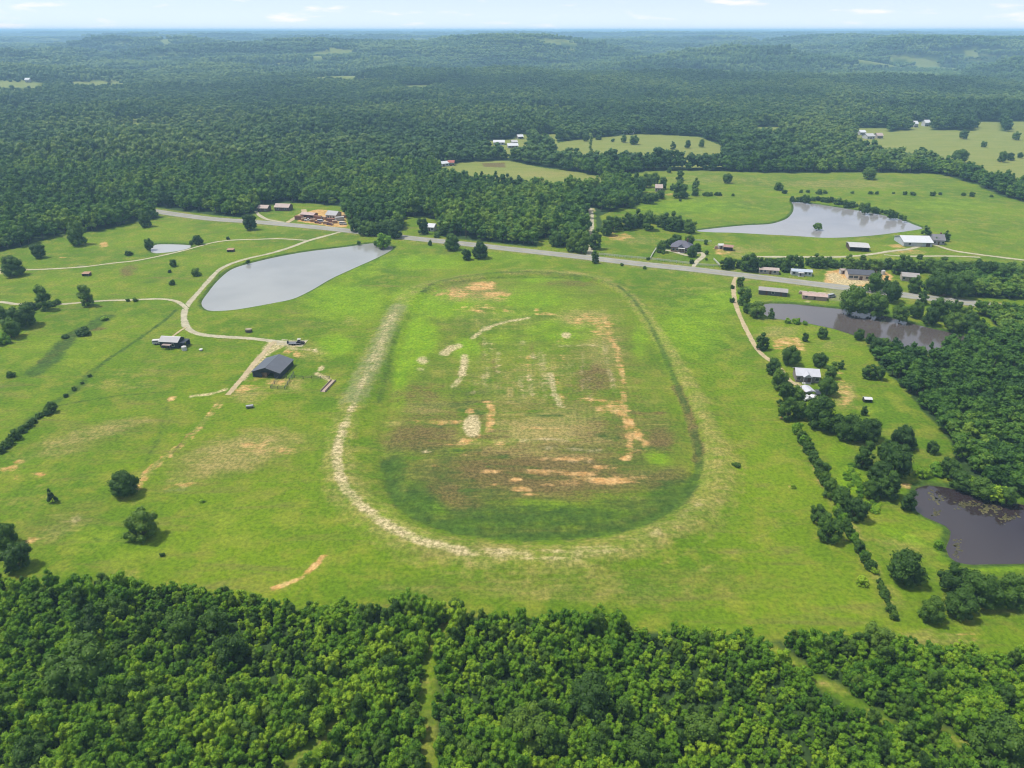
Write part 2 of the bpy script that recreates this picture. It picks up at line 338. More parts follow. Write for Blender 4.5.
line('sand', ZT([(327, 262), (325, 285), (322, 305)]), 1.7, .95); line('sand', ZT([(318, 312), (300, 332)]), 1.3, .75)
line('sand', ZT([(345, 222), (365, 205), (385, 195), (410, 187), (470, 176)]), 1.4, .8); ell('sand', *zt(375, 200), 7, 3.6, .6)
ell('sand', *zt(556, 215), 6, 4.2, .95); ell('dirt', *zt(550, 224), 8, 3, .7); ell('sand', *zt(458, 232), 5, 3, .62); ell('sand', *zt(482, 262), 4, 5, .65); ell('sand', *zt(350, 325), 8, 4, .5); ell('sand', *zt(370, 310), 4, 5, .5)
line('sand', ZT([(520, 300), (525, 330), (532, 352), (545, 376)]), 1.5, .78); line('sand', ZT([(470, 305), (480, 350)]), 1.4, .55); line('sand', ZT([(450, 310), (462, 355)]), 1.2, .5); line('sand', ZT([(540, 240), (600, 238), (655, 238)]), 1.3, .55)
ell('sand', *zt(515, 318), 7, 7, .55); ell('dry', *zt(500, 290), 40, 16, .55)
ell('lush', 440, 300, 60, 22, .9); ell('lush', 420, 335, 22, 30, .95); ell('lush', 560, 330, 55, 18, .7); ell('lush', 525, 300, 60, 14, .8); ell('lush', 400, 380, 10, 30, .8); ell('lush', 345, 300, 50, 26, .8); ell('lush', 335, 345, 22, 14, .95); ell('lush', 420, 262, 60, 10, .75); ell('lush', 690, 330, 45, 40, .72); ell('lush', 640, 340, 12, 22, .7); ell('lush', 470, 348, 20, 16, .85); ell('lush', 720, 300, 40, 18, .7); ell('lush', 500, 258, 60, 8, .5); ell('lush', 540, 280, 30, 5, .8); ell('lush', 350, 270, 40, 14, .6)
ell('dry', 350, 322, 12, 8, .5); ell('dry', 585, 590, 170, 16, .42); ell('dry', 720, 500, 25, 40, .4); ell('dry', 700, 260, 0.1, .1, 0); ell('dry', 420, 590, 80, 8, .35); ell('dry', 705, 290, 60, 6, .35)
FEAT.append(('q', 'worn', (INNER, 9), .30))
ell('worn', 530, 425, 120, 40, .75); ell('worn', 530, 470, 150, 34, 1.0); ell('worn', 600, 350, 50, 50, .55); ell('worn', 475, 292, 60, 18, .55); ell('worn', 430, 425, 50, 34, .8); ell('worn', 640, 440, 50, 45, .8)
ell('dark', *zt(500, 625), 145, 16, .82); ell('dark', *zt(420, 590), 80, 10, .5); ell('dark', *zt(230, 590), 36, 20, .8, 35); ell('dark', *zt(780, 575), 34, 16, .75, -35); ell('dark', *zt(175, 520), 14, 30, .7); ell('dark', *zt(380, 575), 50, 10, .55)
ell('dark', *zt(330, 350), 34, 14, .45); ell('dark', *zt(600, 470), 60, 6, .45); ell('dark', *zt(700, 500), 34, 9, .5); ell('dark', 430, 478, 40, 26, .5); ell('dark', 660, 478, 34, 18, .5); ell('dark', 430, 455, 50, 24, .4)
ell('lush', 500, 300, 110, 30, .62); ell('lush', 520, 340, 60, 22, .5); ell('lush', 410, 345, 26, 40, .8)
ell('worn', 235, 455, 75, 26, .6, -14); ell('worn', 100, 435, 80, 12, .4, -12); ell('worn', 60, 520, 50, 14, .4, -20); ell('worn', 600, 585, 200, 18, .35)
for o_ in (-1.1, 1.1):
    P_ = smooth(W([(219, 404), (205, 420), (190, 437), (172, 452), (150, 470), (135, 490)]), False, 3); T0 = np.gradient(P_, axis=0); T0 /= np.linalg.norm(T0, axis=1)[:, None]
    FEAT.append(('w', 'dirt', (P_ + np.stack([-T0[:, 1], T0[:, 0]], 1) * o_, .35), .7))
line('dry', [(506, 273.5), (550, 273), (594, 278), (625, 293), (647, 320), (674, 359), (700, 408), (718, 448)], 4.0, .62); line('dark', [(620, 290), (600, 282), (560, 277), (500, 277), (450, 283)], 1.0, .5); line('dark', [(694, 480), (700, 462), (694, 430)], 1.4, .7)
line('dry', [(340, 520), (400, 560), (480, 578), (560, 580), (640, 570), (700, 545), (740, 500), (745, 460)], .7, .45); line('dry', [(560, 620), (640, 600), (720, 560), (790, 520)], .6, .4); line('dark', [(330, 400), (400, 404), (470, 402)], .6, .5); line('dry', [(700, 404), (740, 406), (778, 410)], .8, .5)
# orange foot track and the left pasture
line('dirt', [(323, 555), (318, 563), (311, 569), (304, 575), (298, 580), (286, 584), (274, 588)], .8, 1.05)
ell('dry', 240, 452, 70, 24, .8, -14); ell('dirt', 252, 447, 26, 8, .62, -18); ell('dirt', 180, 486, 22, 5, .58, -8); ell('grey', 180, 489, 20, 4, .5); ell('dirt', 135, 487, 10, 7, .92, -30); ell('dirt', 146, 478, 6, 3, .9, -40); ell('dry', 215, 470, 60, 10, .6, -15); ell('dirt', 280, 450, 24, 7, .5)
ell('dry', 95, 432, 70, 10, .66, -14); ell('dry', 60, 450, 50, 10, .5, -10); ell('dirt', 14, 465, 10, 4, .85, -40); ell('dirt', 3, 470, 8, 4, .8); ell('dirt', 40, 474, 8, 3, .75, 10); ell('sand', 75, 520, 14, 5, .48, -25); ell('dirt', 30, 541, 9, 4, .88, -15); ell('dry', 60, 530, 34, 10, .6, -20); ell('dry', 30, 500, 36, 20, .35)
line('dirt', [(26, 448), (18, 470), (16, 490)], .9, .45); line('dry', [(219, 404), (205, 420), (190, 437), (172, 452), (150, 470), (138, 482)], 1.5, .6); line('dirt', [(219, 404), (205, 420), (190, 437)], .7, .5); line('mud', [(192, 432), (172, 453)], .6, .7); line('dark', [(168, 400), (158, 440), (140, 470)], 1.0, .5)
ell('dirt', 172, 399, 7, 3, .85, -10); line('sand', [(192, 396), (205, 394.8), (216, 392.5), (226, 389.5)], 1.0, .95); ell('dirt', 245, 389, 9, 5, .92); ell('dirt', 250, 386, 9, 2.4, .8); ell('dry', 250, 395, 22, 10, .7); ell('dirt', 270, 383, 7, 3.6, .85); ell('dirt', 281, 384, 5, 4, .8)
ell('dirt', 287, 352, 6, 3, .85); ell('dirt', 297, 354, 5, 5, .9); line('sand', [(291, 349.2), (303, 349.5), (313, 350)], .8, .85); ell('sand', 315.5, 350.5, 2.6, 2.4, 1.1); ell('sand', 321, 368.5, 4.4, 2.6, 1.1, -20); line('sand', [(316.5, 373), (320, 375.5), (326, 378.2), (331, 380.6)], 1.0, 1.05); ell('dry', 310, 352, 22, 10, .6); ell('grey', 298, 343.5, 9, 3.2, .95)
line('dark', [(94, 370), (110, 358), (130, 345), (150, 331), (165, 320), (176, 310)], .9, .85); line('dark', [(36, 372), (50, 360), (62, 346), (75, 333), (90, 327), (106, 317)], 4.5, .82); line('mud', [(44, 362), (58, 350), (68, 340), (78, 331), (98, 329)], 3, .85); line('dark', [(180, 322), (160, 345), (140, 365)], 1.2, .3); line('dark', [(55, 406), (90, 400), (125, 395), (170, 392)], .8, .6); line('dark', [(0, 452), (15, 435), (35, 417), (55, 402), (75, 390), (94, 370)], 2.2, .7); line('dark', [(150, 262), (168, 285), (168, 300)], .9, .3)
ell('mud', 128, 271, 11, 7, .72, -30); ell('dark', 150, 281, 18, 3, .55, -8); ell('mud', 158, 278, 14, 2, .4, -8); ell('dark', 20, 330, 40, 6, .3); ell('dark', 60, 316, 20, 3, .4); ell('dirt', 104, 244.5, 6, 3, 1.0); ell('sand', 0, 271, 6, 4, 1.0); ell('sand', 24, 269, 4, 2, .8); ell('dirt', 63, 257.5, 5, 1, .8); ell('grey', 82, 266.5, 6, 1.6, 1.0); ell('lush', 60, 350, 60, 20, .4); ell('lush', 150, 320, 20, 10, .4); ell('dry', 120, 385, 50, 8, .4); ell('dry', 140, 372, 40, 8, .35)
ell('lush', 120, 540, 60, 30, .45); ell('lush', 240, 520, 60, 30, .3); ell('dark', 96, 539, 8, 3, .6); ell('dark', 50, 521, 0.1, .1, 0); ell('dry', 120, 574, 30, 6, .5); ell('dark', 200, 500, 8, 2, .5)
# fine wheel and scraper streaks across the infield
_r = random.Random(77)
for _ in range(120):
    zx = _r.uniform(240, 760); zy = _r.gauss(470, 62)
    if not 350 < zy < 610: continue
    ln = _r.uniform(15, 120); m_ = _r.choice(['dry', 'dry', 'dirt', 'mud', 'mud', 'sand', 'dark', 'lush'] if zy < 560 else ['dark', 'lush', 'lush', 'mud', 'dry'])
    line(m_, ZT([(zx - ln / 2, zy + _r.uniform(-4, 4)), (zx, zy + _r.uniform(-3, 3)), (zx + ln / 2, zy + _r.uniform(-4, 4))]), _r.uniform(.7, 1.8), _r.uniform(.35, .7))
for _ in range(46):
    zx = _r.uniform(340, 690); zy = _r.uniform(215, 350); ln = _r.uniform(14, 60); dx = _r.uniform(-2, 12)
    line(_r.choice(['dry', 'dry', 'sand', 'dirt', 'lush', 'mud']), ZT([(zx, zy - ln / 2), (zx + dx * .5, zy), (zx + dx, zy + ln / 2)]), _r.uniform(.7, 1.3), _r.uniform(.3, .6))
# lots and yards
poly('dirt', [(297, 222), (298, 214), (318, 209), (345, 212), (348, 227.5), (332, 227), (312, 223.5)], 1.1)
ell('sand', 311, 216, 9, 4, .7); ell('sand', 333, 222, 8, 3, .6)
poly('dirt', [(824, 283), (826, 271.5), (843, 268.5), (880, 270), (893, 275), (891, 282), (868, 287), (845, 285.5)], 1.3); ell('sand', 852, 281.5, 26, 4.2, 1.2); ell('sand', 834, 277, 10, 6, 1.0); ell('sand', 878, 278, 8, 4, .8)
line('grey', [(849, 288), (842, 293), (836, 297)], 7, 1.1); poly('sand', [(800, 292), (831, 292), (834, 299), (803, 299)], .9); ell('sand', 807, 301.5, 5, 1.2, .9)
ell('dirt', 619, 237, 18, 4.5, .78); ell('dirt', 612, 233, 9, 2, .6); ell('dry', 640, 240, 30, 6, .5); ell('dirt', 723, 250, 13, 7, .72); ell('dry', 735, 251, 18, 8, .7); ell('dirt', 730, 242, 10, 2, .6); ell('dry', 760, 249, 22, 6, .5); ell('sand', 677, 251.2, 10, 1.6, .8, 12)
poly('dirt', [(772, 337), (800, 337), (808, 351), (773, 350)], .85); ell('dry', 780, 332, 26, 8, .7); ell('dry', 830, 345, 24, 10, .45); poly('dirt', [(832, 381), (846, 378), (858, 408), (845, 412), (838, 400)], .66); ell('dry', 845, 395, 14, 18, .7); ell('dirt', 838, 372, 8, 4, .6); ell('sand', 798, 384, 6, 4, .8, 30); ell('lush', 880, 410, 22, 22, .4); ell('dirt', 783, 417, 5, 4, .8)
ell('dirt', 897, 246, 12, 2.6, .85); ell('dirt', 905, 250.5, 16, 2.4, .7); ell('dry', 905, 252, 30, 3, .7); ell('dirt', 933, 290, 5, 5, .9); ell('dirt', 945, 296, 16, 2.4, .8); ell('dry', 850, 257, 60, 2.4, .5)
poly('sand', [(583, 206.5), (592, 205), (603, 209), (600, 212), (586, 211)], .8); ell('sand', 643, 186.5, 7, 1.8, .8); ell('dirt', 670, 194.5, 8, 1.4, .8); poly('mud', [(481, 163.3), (505, 162.6), (506, 167.5), (484, 167)], 1.0); ell('dry', 545, 174, 40, 4, .6)
ell('lush', 850, 480, 18, 22, .8); ell('lush', 840, 455, 16, 16, .6); ell('lush', 900, 535, 34, 6, .7, 20); ell('lush', 942, 548, 10, 12, .8); ell('lush', 1000, 568, 40, 5, .7); ell('dry', 900, 545, 30, 12, .5); ell('dry', 930, 640, 60, 14, .5); ell('dirt', 970, 636, 22, 5, .45); ell('dry', 890, 590, 14, 26, .45); ell('dirt', 906, 486, 8, 4, .6); ell('dirt', 790, 487, 4, 1.6, .8); ell('sand', 724, 473, 1.6, 5, .6)
line('dirt', [(806, 448), (814, 465), (822, 482), (824, 496)], .9, .55); line('dry', [(800, 432), (820, 475), (846, 520), (874, 568), (895, 604)], 2.4, .5); line('dirt', [(835, 520), (846, 535), (855, 550)], .9, .5); ell('dirt', 820, 537, 5, 3, .5)
line('dark', [(803, 213.4), (833, 217), (868, 222)], 1, .3); ell('lush', 690, 207, 70, 9, .6); ell('lush', 940, 205, 60, 8, .5); line('dark', [(860, 209.5), (900, 208), (940, 212)], 2, .5); ell('dry', 960, 222, 40, 5, .4); ell('dry', 700, 180, 100, 5, .5); ell('dry', 840, 184, 90, 6, .6)
for q in TRAILS: FEAT.append(('w', 'dry', (q, 1.3), .4)); FEAT.append(('w', 'dirt', (q, .5), .28))
MASKS = ('worn', 'dry', 'dirt', 'sand', 'mud', 'lush', 'dark', 'grey', 'floor', 'hay')

def masks(x, y):
    """soil and growth masks at ground points"""
    M = {k: np.zeros(x.shape) for k in MASKS}
    def sub(x0, x1, y0, y1): return np.nonzero((x > x0) & (x < x1) & (y > y0) & (y < y1))[0]
    for typ, m, data, s in FEAT:
        if s == 0: continue
        if typ == 'e':
            px, py, rx, ry, rot = data
            c = np.array(at(px, py)); ca, sa = math.cos(R(rot)), math.sin(R(rot))
            e1 = np.array(at(px + rx * ca, py + rx * sa)) - c; e2 = np.array(at(px - ry * sa, py + ry * ca)) - c
            r = 1.5 * (np.abs(e1) + np.abs(e2)); i = sub(c[0] - r[0], c[0] + r[0], c[1] - r[1], c[1] + r[1])
            if not len(i): continue
            A = np.linalg.inv(np.stack([e1, e2], 1)); dx = x[i] - c[0]; dy = y[i] - c[1]
            q = np.hypot(A[0, 0] * dx + A[0, 1] * dy, A[1, 0] * dx + A[1, 1] * dy)
            v = s * sstep(1.45, .35, q)
        elif typ in 'lw':
            P = smooth(W(data[0]), False, 4) if typ == 'l' else data[0]; w = data[1]
            lo = P.min(0) - w * 2.2; hi = P.max(0) + w * 2.2; i = sub(lo[0], hi[0], lo[1], hi[1])
            if not len(i): continue
            v = s * sstep(w * 1.5 + .5, w * .35, dist_line(x[i], y[i], P))
        else:
            P = smooth(W(data[0]), True, 1e6) if typ == 'p' else data[0] ; lo = P.min(0) - 4; hi = P.max(0) + 4; i = sub(lo[0], hi[0], lo[1], hi[1])
            if not len(i): continue
            d = dist_line(x[i], y[i], P, True); d = np.where(inside(x[i], y[i], P), d, -d)
            v = s * sstep(-data[1], data[1], d)
        M[m][i] = np.maximum(M[m][i], v)
    for P in PONDS.values():
        lo = P.min(0) - 8; hi = P.max(0) + 8; i = sub(lo[0], hi[0], lo[1], hi[1])
        d = dist_line(x[i], y[i], P, True); d = np.where(inside(x[i], y[i], P), d, -d)
        M['mud'][i] = np.maximum(M['mud'][i], .95 * sstep(-1.8, -.3, d)); M['dark'][i] = np.maximum(M['dark'][i], .8 * sstep(-3.5, -1.5, d))
    op = inside(x, y, OPEN); hay = np.zeros(x.shape)
    for k, P in enumerate(FIELDS): q = inside(x, y, P); op |= q; hay[q] = .9
    for P in HALF: q = inside(x, y, P); op |= q; hay[q] = .6
    q = inside(x, y, np.array(FORE)) | inside(x, y, np.array(WR)) | inside(x, y, np.array(WNR))
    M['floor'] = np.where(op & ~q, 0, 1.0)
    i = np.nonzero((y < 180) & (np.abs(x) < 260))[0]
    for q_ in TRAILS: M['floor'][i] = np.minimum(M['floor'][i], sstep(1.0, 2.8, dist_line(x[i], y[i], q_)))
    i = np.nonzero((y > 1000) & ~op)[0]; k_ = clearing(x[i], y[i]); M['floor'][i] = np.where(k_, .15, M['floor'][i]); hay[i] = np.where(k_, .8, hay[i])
    far = op & (y > 560) & (y < 1100)
    M['hay'] = np.maximum(hay, np.where(far, .55 * sstep(620, 760, y), 0))
    for nm, w in (('hw', 10.0),):
        i = np.nonzero((y < 700))[0]; d = dist_line(x[i], y[i], HWY); M['floor'][i] *= sstep(w - 3, w + 1, d)
        M['dry'][i] = np.maximum(M['dry'][i], .5 * sstep(13, 6, d))
    return M

def relief(x, y):
    """raised bank of the oval and the ditch inside it"""
    z = np.zeros(x.shape); lo = TRACK.min(0) - 25; hi = TRACK.max(0) + 25
    i = np.nonzero((x > lo[0]) & (x < hi[0]) & (y > lo[1]) & (y < hi[1]))[0]
    d1 = dist_line(x[i], y[i], TRACK[::2], True); d2 = dist_line(x[i], y[i], INNER[::2], True)
    z[i] = .95 * np.exp(-(d1 / 6.0) ** 2) - .75 * np.exp(-(d2 / 3.0) ** 2)
    return z
# ------------------------------------------------------------------ ground material
def grass_col(t):
    p = t.pos()
    n1 = t.noise(p, .018, 4, .6); n2 = t.noise(p, .11, 5, .65); n3 = t.noise(p, .9, 4, .7)
    ns = t.noise(t.scale(p, (.035, .22, .1)), 1, 5, .65, .6)
    nw = t.noise(p, .32, 5, .7)
    g = t.mix(t.ss(n1, .36, .64), GR['a'], GR['b'])
    g = t.mix(t.math('MULTIPLY', t.ss(n2, .44, .66), .7), g, GR['y'])
    g = t.mix(t.math('MULTIPLY', t.ss(ns, .50, .74), .6), g, GR['o'])
    return t, p, n1, n2, n3, ns, nw, g
GR = dict(a=(.060, .118, .002), b=(.100, .158, .003), y=(.160, .172, .018), o=(.122, .112, .028), lush=(.092, .190, .002), lush2=(.148, .236, .003),
          dark=(.022, .052, .006), dark2=(.042, .088, .009), dry=(.195, .168, .050), dry2=(.275, .215, .080), dirt=(.345, .185, .058), dirt2=(.460, .300, .128),
          sand=(.265, .220, .105), sand2=(.420, .345, .200), mud=(.074, .054, .018), mud2=(.122, .088, .032), grey=(.180, .178, .095), grey2=(.135, .160, .055), floor=(.022, .046, .008), hay=(.130, .158, .030), hay2=(.182, .188, .048))
def ground_shader(name, path=None):
    t = NT(name); t, p, n1, n2, n3, ns, nw, g = grass_col(t)
    fr = t.math('ADD', t.math('MULTIPLY', t.noise(p, .22, 6, .62), .6), t.math('MULTIPLY', t.noise(t.scale(p, (.10, .75, .3)), 1, 5, .62), .4))
    def brk(m, lo=.34, hi=.66, amp=.85, n=None):
        x = t.math('ADD', t.attr(m), t.math('MULTIPLY', t.math('SUBTRACT', n if n is not None else nw, .5), amp))
        return t.ss(x, lo, hi)
    mixn = t.math('ADD', t.math('MULTIPLY', nw, .55), t.math('MULTIPLY', ns, .45))
    g = t.mix(t.math('MULTIPLY', t.attr('hay'), t.ss(n2, .1, .5, .7, 1)), g, t.mix(t.ss(ns, .35, .65), GR['hay'], GR['hay2']))
    wv = t.math('ADD', t.math('MULTIPLY', t.noise(t.scale(p, (.045, .33, .2)), 1, 9, .72, .8), .55), t.math('MULTIPLY', t.noise(t.scale(p, (1, 1.8, 1)), .045, 7, .66), .45))
    rp = t.n('ShaderNodeValToRGB'); t.put(rp.inputs[0], wv); cr_ = rp.color_ramp
    for k_, (ps, cl) in enumerate(((.36, (.032, .066, .006)), (.43, (.058, .100, .008)), (.48, (.085, .094, .018)), (.53, (.102, .078, .024)), (.57, (.185, .155, .046)), (.64, (.320, .225, .090)))):
        el = cr_.elements[k_] if k_ < 2 else cr_.elements.new(ps)
        el.position = ps; el.color = (*cl, 1)
    g = t.mix(t.math('MULTIPLY', t.attr('worn'), .80), g, rp.outputs[0])
    g = t.mix(t.math('MULTIPLY', brk('lush', .20, 1.05, 1.6, n2), .9), g, t.mix(t.ss(nw, .35, .65), GR['lush'], GR['lush2']))
    g = t.mix(t.math('MULTIPLY', brk('dry', .20, 1.1, 2.0, fr), .78), g, t.mix(t.ss(n3, .35, .65), GR['dry'], GR['dry2']))
    g = t.mix(t.math('MULTIPLY', brk('grey', .25, .95, 2.4, nw), .8), g, t.mix(t.ss(nw, .4, .6), GR['grey'], GR['grey2']))
    g = t.mix(t.math('MULTIPLY', brk('mud', .15, 1.0, 2.0, fr), .88), g, t.mix(t.ss(n3, .35, .65), GR['mud'], GR['mud2']))
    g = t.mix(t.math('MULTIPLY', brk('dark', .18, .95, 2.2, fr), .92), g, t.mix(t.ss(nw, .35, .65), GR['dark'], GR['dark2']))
    g = t.mix(t.math('MULTIPLY', brk('dirt', .38, 1.15, 3.2, fr), .95), g, t.mix(t.ss(nw, .35, .65), GR['dirt'], GR['dirt2']))
    g = t.mix(t.math('MULTIPLY', brk('sand', .28, 1.10, 2.1, fr), .92), g, t.mix(t.ss(n3, .35, .65), GR['sand'], GR['sand2']))
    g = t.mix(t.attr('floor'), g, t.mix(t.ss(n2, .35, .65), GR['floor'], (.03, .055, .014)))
    # small tufts and clods
    g = t.mix(1.0, g, t.mix(t.ss(n3, .30, .70), (.66, .68, .66), (1.22, 1.2, 1.2)), 'MULTIPLY')
    g = t.mix(t.math('MULTIPLY', t.ss(t.noise(p, 2.6, 2, .6), .60, .70), .35), g, (.035, .07, .012))
    if path:
        e = t.math('ADD', t.attr('edge'), t.math('MULTIPLY', t.math('SUBTRACT', t.noise(p, .7, 5, .7), .5), 1.1))
        g = t.mix(t.ss(e, .62, .92), t.mix(t.ss(nw, .35, .65), *path), g)
    return t.surf(t.bsdf(g, .92, .12, normal=t.bump(n3, .35, .25)))
M_GROUND = ground_shader('pasture_ground')
M_GRAVEL = ground_shader('gravel_path', ((.24, .22, .15), (.33, .30, .21)))
M_DIRTWAY = ground_shader('dirt_path', ((.26, .21, .12), (.35, .28, .17)))

# ------------------------------------------------------------------ ground sheet
def axis(lo, hi, step, end_lo, end_hi, g_lo, g_hi):
    a = list(np.arange(lo, hi, step))
    s = step; x = a[-1]
    while x < end_hi: s *= g_hi; x += s; a.append(x)
    s = step; x = lo; b = []
    while x > end_lo: s *= g_lo; x -= s; b.append(x)
    return np.array(b[::-1] + a)
xs = axis(-320, 320, 1.25, -38000, 38000, 1.022, 1.022)
ys = axis(84, 640, 1.15, -3000, 40000, 1.1, 1.016)
nx, ny = len(xs), len(ys)
gx, gy = np.meshgrid(xs, ys); gx = gx.ravel(); gy = gy.ravel()
def pond_dip(x, y):
    z = np.zeros(x.shape)
    for P in PONDS.values():
        lo = P.min(0) - 6; hi = P.max(0) + 6
        i = np.nonzero((x > lo[0]) & (x < hi[0]) & (y > lo[1]) & (y < hi[1]))[0]
        if not len(i): continue
        d = dist_line(x[i], y[i], P, True); d = np.where(inside(x[i], y[i], P), d, -d)
        z[i] = -1.9 * sstep(-2.4, 3.4, d)
    return z
def set_attrs(me, M):
    for k, v in M.items():
        if k not in me.attributes: me.attributes.new(k, 'FLOAT', 'POINT')
        me.attributes[k].data.foreach_set('value', np.ascontiguousarray(v, np.float32))
def fast_mesh(name, verts, quads, mat):
    me = bpy.data.meshes.new(name)
    me.vertices.add(len(verts)); me.vertices.foreach_set('co', np.ascontiguousarray(verts, np.float32).ravel())
    n = len(quads); me.loops.add(n * 4); me.loops.foreach_set('vertex_index', np.ascontiguousarray(quads, np.int32).ravel())
    me.polygons.add(n); me.polygons.foreach_set('loop_start', np.arange(0, n * 4, 4, dtype=np.int32))
    me.polygons.foreach_set('loop_total', np.full(n, 4, np.int32))
    me.materials.append(mat); me.update(calc_edges=True)
    me.polygons.foreach_set('use_smooth', np.ones(n, bool))
    return me
idx = np.arange(nx * ny).reshape(ny, nx)
quads = np.stack([idx[:-1, :-1], idx[:-1, 1:], idx[1:, 1:], idx[1:, :-1]], -1).reshape(-1, 4)
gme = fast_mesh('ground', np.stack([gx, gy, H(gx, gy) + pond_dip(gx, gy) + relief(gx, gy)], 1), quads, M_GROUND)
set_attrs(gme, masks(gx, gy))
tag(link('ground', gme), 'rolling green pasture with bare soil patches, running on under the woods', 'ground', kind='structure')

def strip(name, P, width, mat, label, cat, z=.04, closed=False, cols=5, jit=.0):
    P = np.asarray(P); n = len(P)
    t = np.roll(P, -1, 0) - np.roll(P, 1, 0)
    if not closed: t[0] = P[1] - P[0]; t[-1] = P[-1] - P[-2]
    t /= np.linalg.norm(t, axis=1)[:, None]; nr = np.stack([-t[:, 1], t[:, 0]], 1)
    wob = 1 + jit * (fbm(np.arange(n) / 4, np.zeros(n), 77, 2) - .5)
    V = []; E = []
    for c in range(cols):
        u = -1 + 2 * c / (cols - 1)
        q = P + nr * (u * width / 2 * wob)[:, None]
        V.append(q); E.append(np.full(n, abs(u)))
    V = np.stack(V, 1); E = np.stack(E, 1)
    x = V[..., 0].ravel(); y = V[..., 1].ravel()
    id2 = np.arange(n * cols).reshape(n, cols)
    if closed: id2 = np.vstack([id2, id2[:1]])
    q = np.stack([id2[:-1, :-1], id2[1:, :-1], id2[1:, 1:], id2[:-1, 1:]], -1).reshape(-1, 4)[:, ::-1]
    zz = H(x, y) + z + (relief(x, y) if name == 'race_track' else 0)
    me = fast_mesh(name, np.stack([x, y, zz], 1), q, mat)
    M = masks(x, y); M['edge'] = E.ravel(); M['floor'] *= 0
    set_attrs(me, M)
    o = link(name, me)
    if label: tag(o, label, cat, kind='structure')
    return o
strip('race_track', TRACK, 9.5, M_GROUND, 'worn oval horse track of grass and pale sand round the infield', 'race track', .06, True, 9)
PL = {'main': 'pale gravel drive curving from the highway round the pond to the barn', 'west': 'narrow gravel lane running west through pasture from the drive junction', 'north': 'thin gravel lane crossing the upper left pasture past the small pond', 'barn': 'dirt track leaving the gravel yard past the open barn',
      'east': 'pale dirt drive from the highway down to the white roofed house', 'lane': 'straight pale lane going north between the trees from the highway', 'farm': 'gravel farm road running below the far pond to the white barn', 'farmtwo': 'lower branch of the farm road below the bare dirt patch',
      'house': 'paved driveway looping in front of the brick house', 'yard': 'gravel entrance beside the cluttered dirt yard', 'cabin': 'curved gravel drive in front of the two pale cabins', 'spur': 'short worn spur from the gravel drive to the navy shed'}
for i, (k, (P, w)) in enumerate(PATHW.items()):
    strip('path', P, w * 1.08, M_DIRTWAY if k in ('barn', 'east', 'spur', 'yard') else M_GRAVEL, PL[k], 'path', .055 + .004 * i, False, 7, .5)
strip('gravel_yard', smooth(W([(279, 342), (290, 342.6), (301, 343.2), (305, 343.4)]), False, 1.5), 9, M_GRAVEL, 'wide gravel yard at the end of the drive above the open barn', 'yard', .045, False, 7, .6)

# highway: asphalt, shoulders, painted lines
t = NT('asphalt'); p = t.pos()
c = t.mix(t.ss(t.noise(p, .12, 5), .35, .65), (.185, .183, .155), (.225, .220, .190)); c = t.mix(t.math('MULTIPLY', t.ss(t.noise(p, 1.6, 3), .45, .6), .35), c, (.14, .14, .13))
M_ASPH = t.surf(t.bsdf(c, .85, .25))
M_SHOULDER = plain('road_shoulder', (.20, .195, .145), .9, .2, scale=.3)
M_WHITE = plain('road_paint_white', (.40, .40, .38), .7, .1); M_YEL = plain('road_paint_yellow', (.36, .27, .06), .7, .1)
strip('road_shoulder', HWY, 9.6, M_SHOULDER, 'pale gravel shoulders along the highway', 'road', .10, False, 5)
strip('highway', HWY, 7.2, M_ASPH, 'grey two lane highway crossing the picture behind the old track', 'road', .13, False, 5)
def offs(P, o):
    t = np.gradient(P, axis=0); t /= np.linalg.norm(t, axis=1)[:, None]
    return P + np.stack([-t[:, 1], t[:, 0]], 1) * o
for o_, m_, l_ in ((-3.2, M_WHITE, 'white edge line on the near side of the highway'), (3.2, M_WHITE, 'white edge line on the far side of the highway'), (-.16, M_YEL, 'near stripe of the double yellow centre line'), (.16, M_YEL, 'far stripe of the double yellow centre line')):
    strip('road_marking', offs(HWY, o_), .11, m_, l_, 'road marking', .14, False, 2)

# ------------------------------------------------------------------ water
def water_mat(name, deep, rough, bump):
    t = NT(name); p = t.pos()
    w = t.noise(t.scale(p, (.8, 1.0, 1)), 1.4, 4, .6); big = t.noise(p, .02, 3)
    c = t.mix(t.ss(big, .35, .65), deep, tuple(v * 1.18 for v in deep))
    return t.surf(t.bsdf(c, t.ss(big, .3, .7, rough * .7, rough * 1.3), .5, normal=t.bump(w, bump, .05)))
M_WATER = water_mat('pond_water', (.178, .182, .172), .12, .25)
M_WATER_S = water_mat('pale_pond_water', (.22, .22, .205), .16, .2)
M_WATER_F = water_mat('far_pond_water', (.170, .164, .164), .10, .25)
M_WATER_M = water_mat('brown_pond_water', (.060, .050, .046), .09, .2)
M_WATER_N = water_mat('dark_pond_water', (.024, .017, .018), .04, .12)
def pond(key, mat, label):
    P = PONDS[key]; c = P.mean(0)
    d = P - np.roll(P, 1, 0); 
    t = np.roll(P, -1, 0) - np.roll(P, 1, 0); t /= np.linalg.norm(t, axis=1)[:, None]
    nr = np.stack([t[:, 1], -t[:, 0]], 1)
    if (P[:, 0] * np.roll(P[:, 1], -1) - P[:, 1] * np.roll(P[:, 0], -1)).sum() < 0: nr = -nr
    Q = P + nr * .8
    me = bpy.data.meshes.new('pond')
    me.from_pydata([(a, b, -.55) for a, b in Q], [], [tuple(range(len(Q)))])
    me.materials.append(mat)
    if me.polygons[0].normal.z < 0: me.flip_normals()
    tag(link('pond', me), label, 'pond', kind='structure')
pond('big', M_WATER, 'large grey pond on the left beside the curving gravel drive')
pond('small', M_WATER_S, 'small pale pond in the upper left pasture')
pond('far', M_WATER_F, 'wide pale pond on the right beyond the highway')
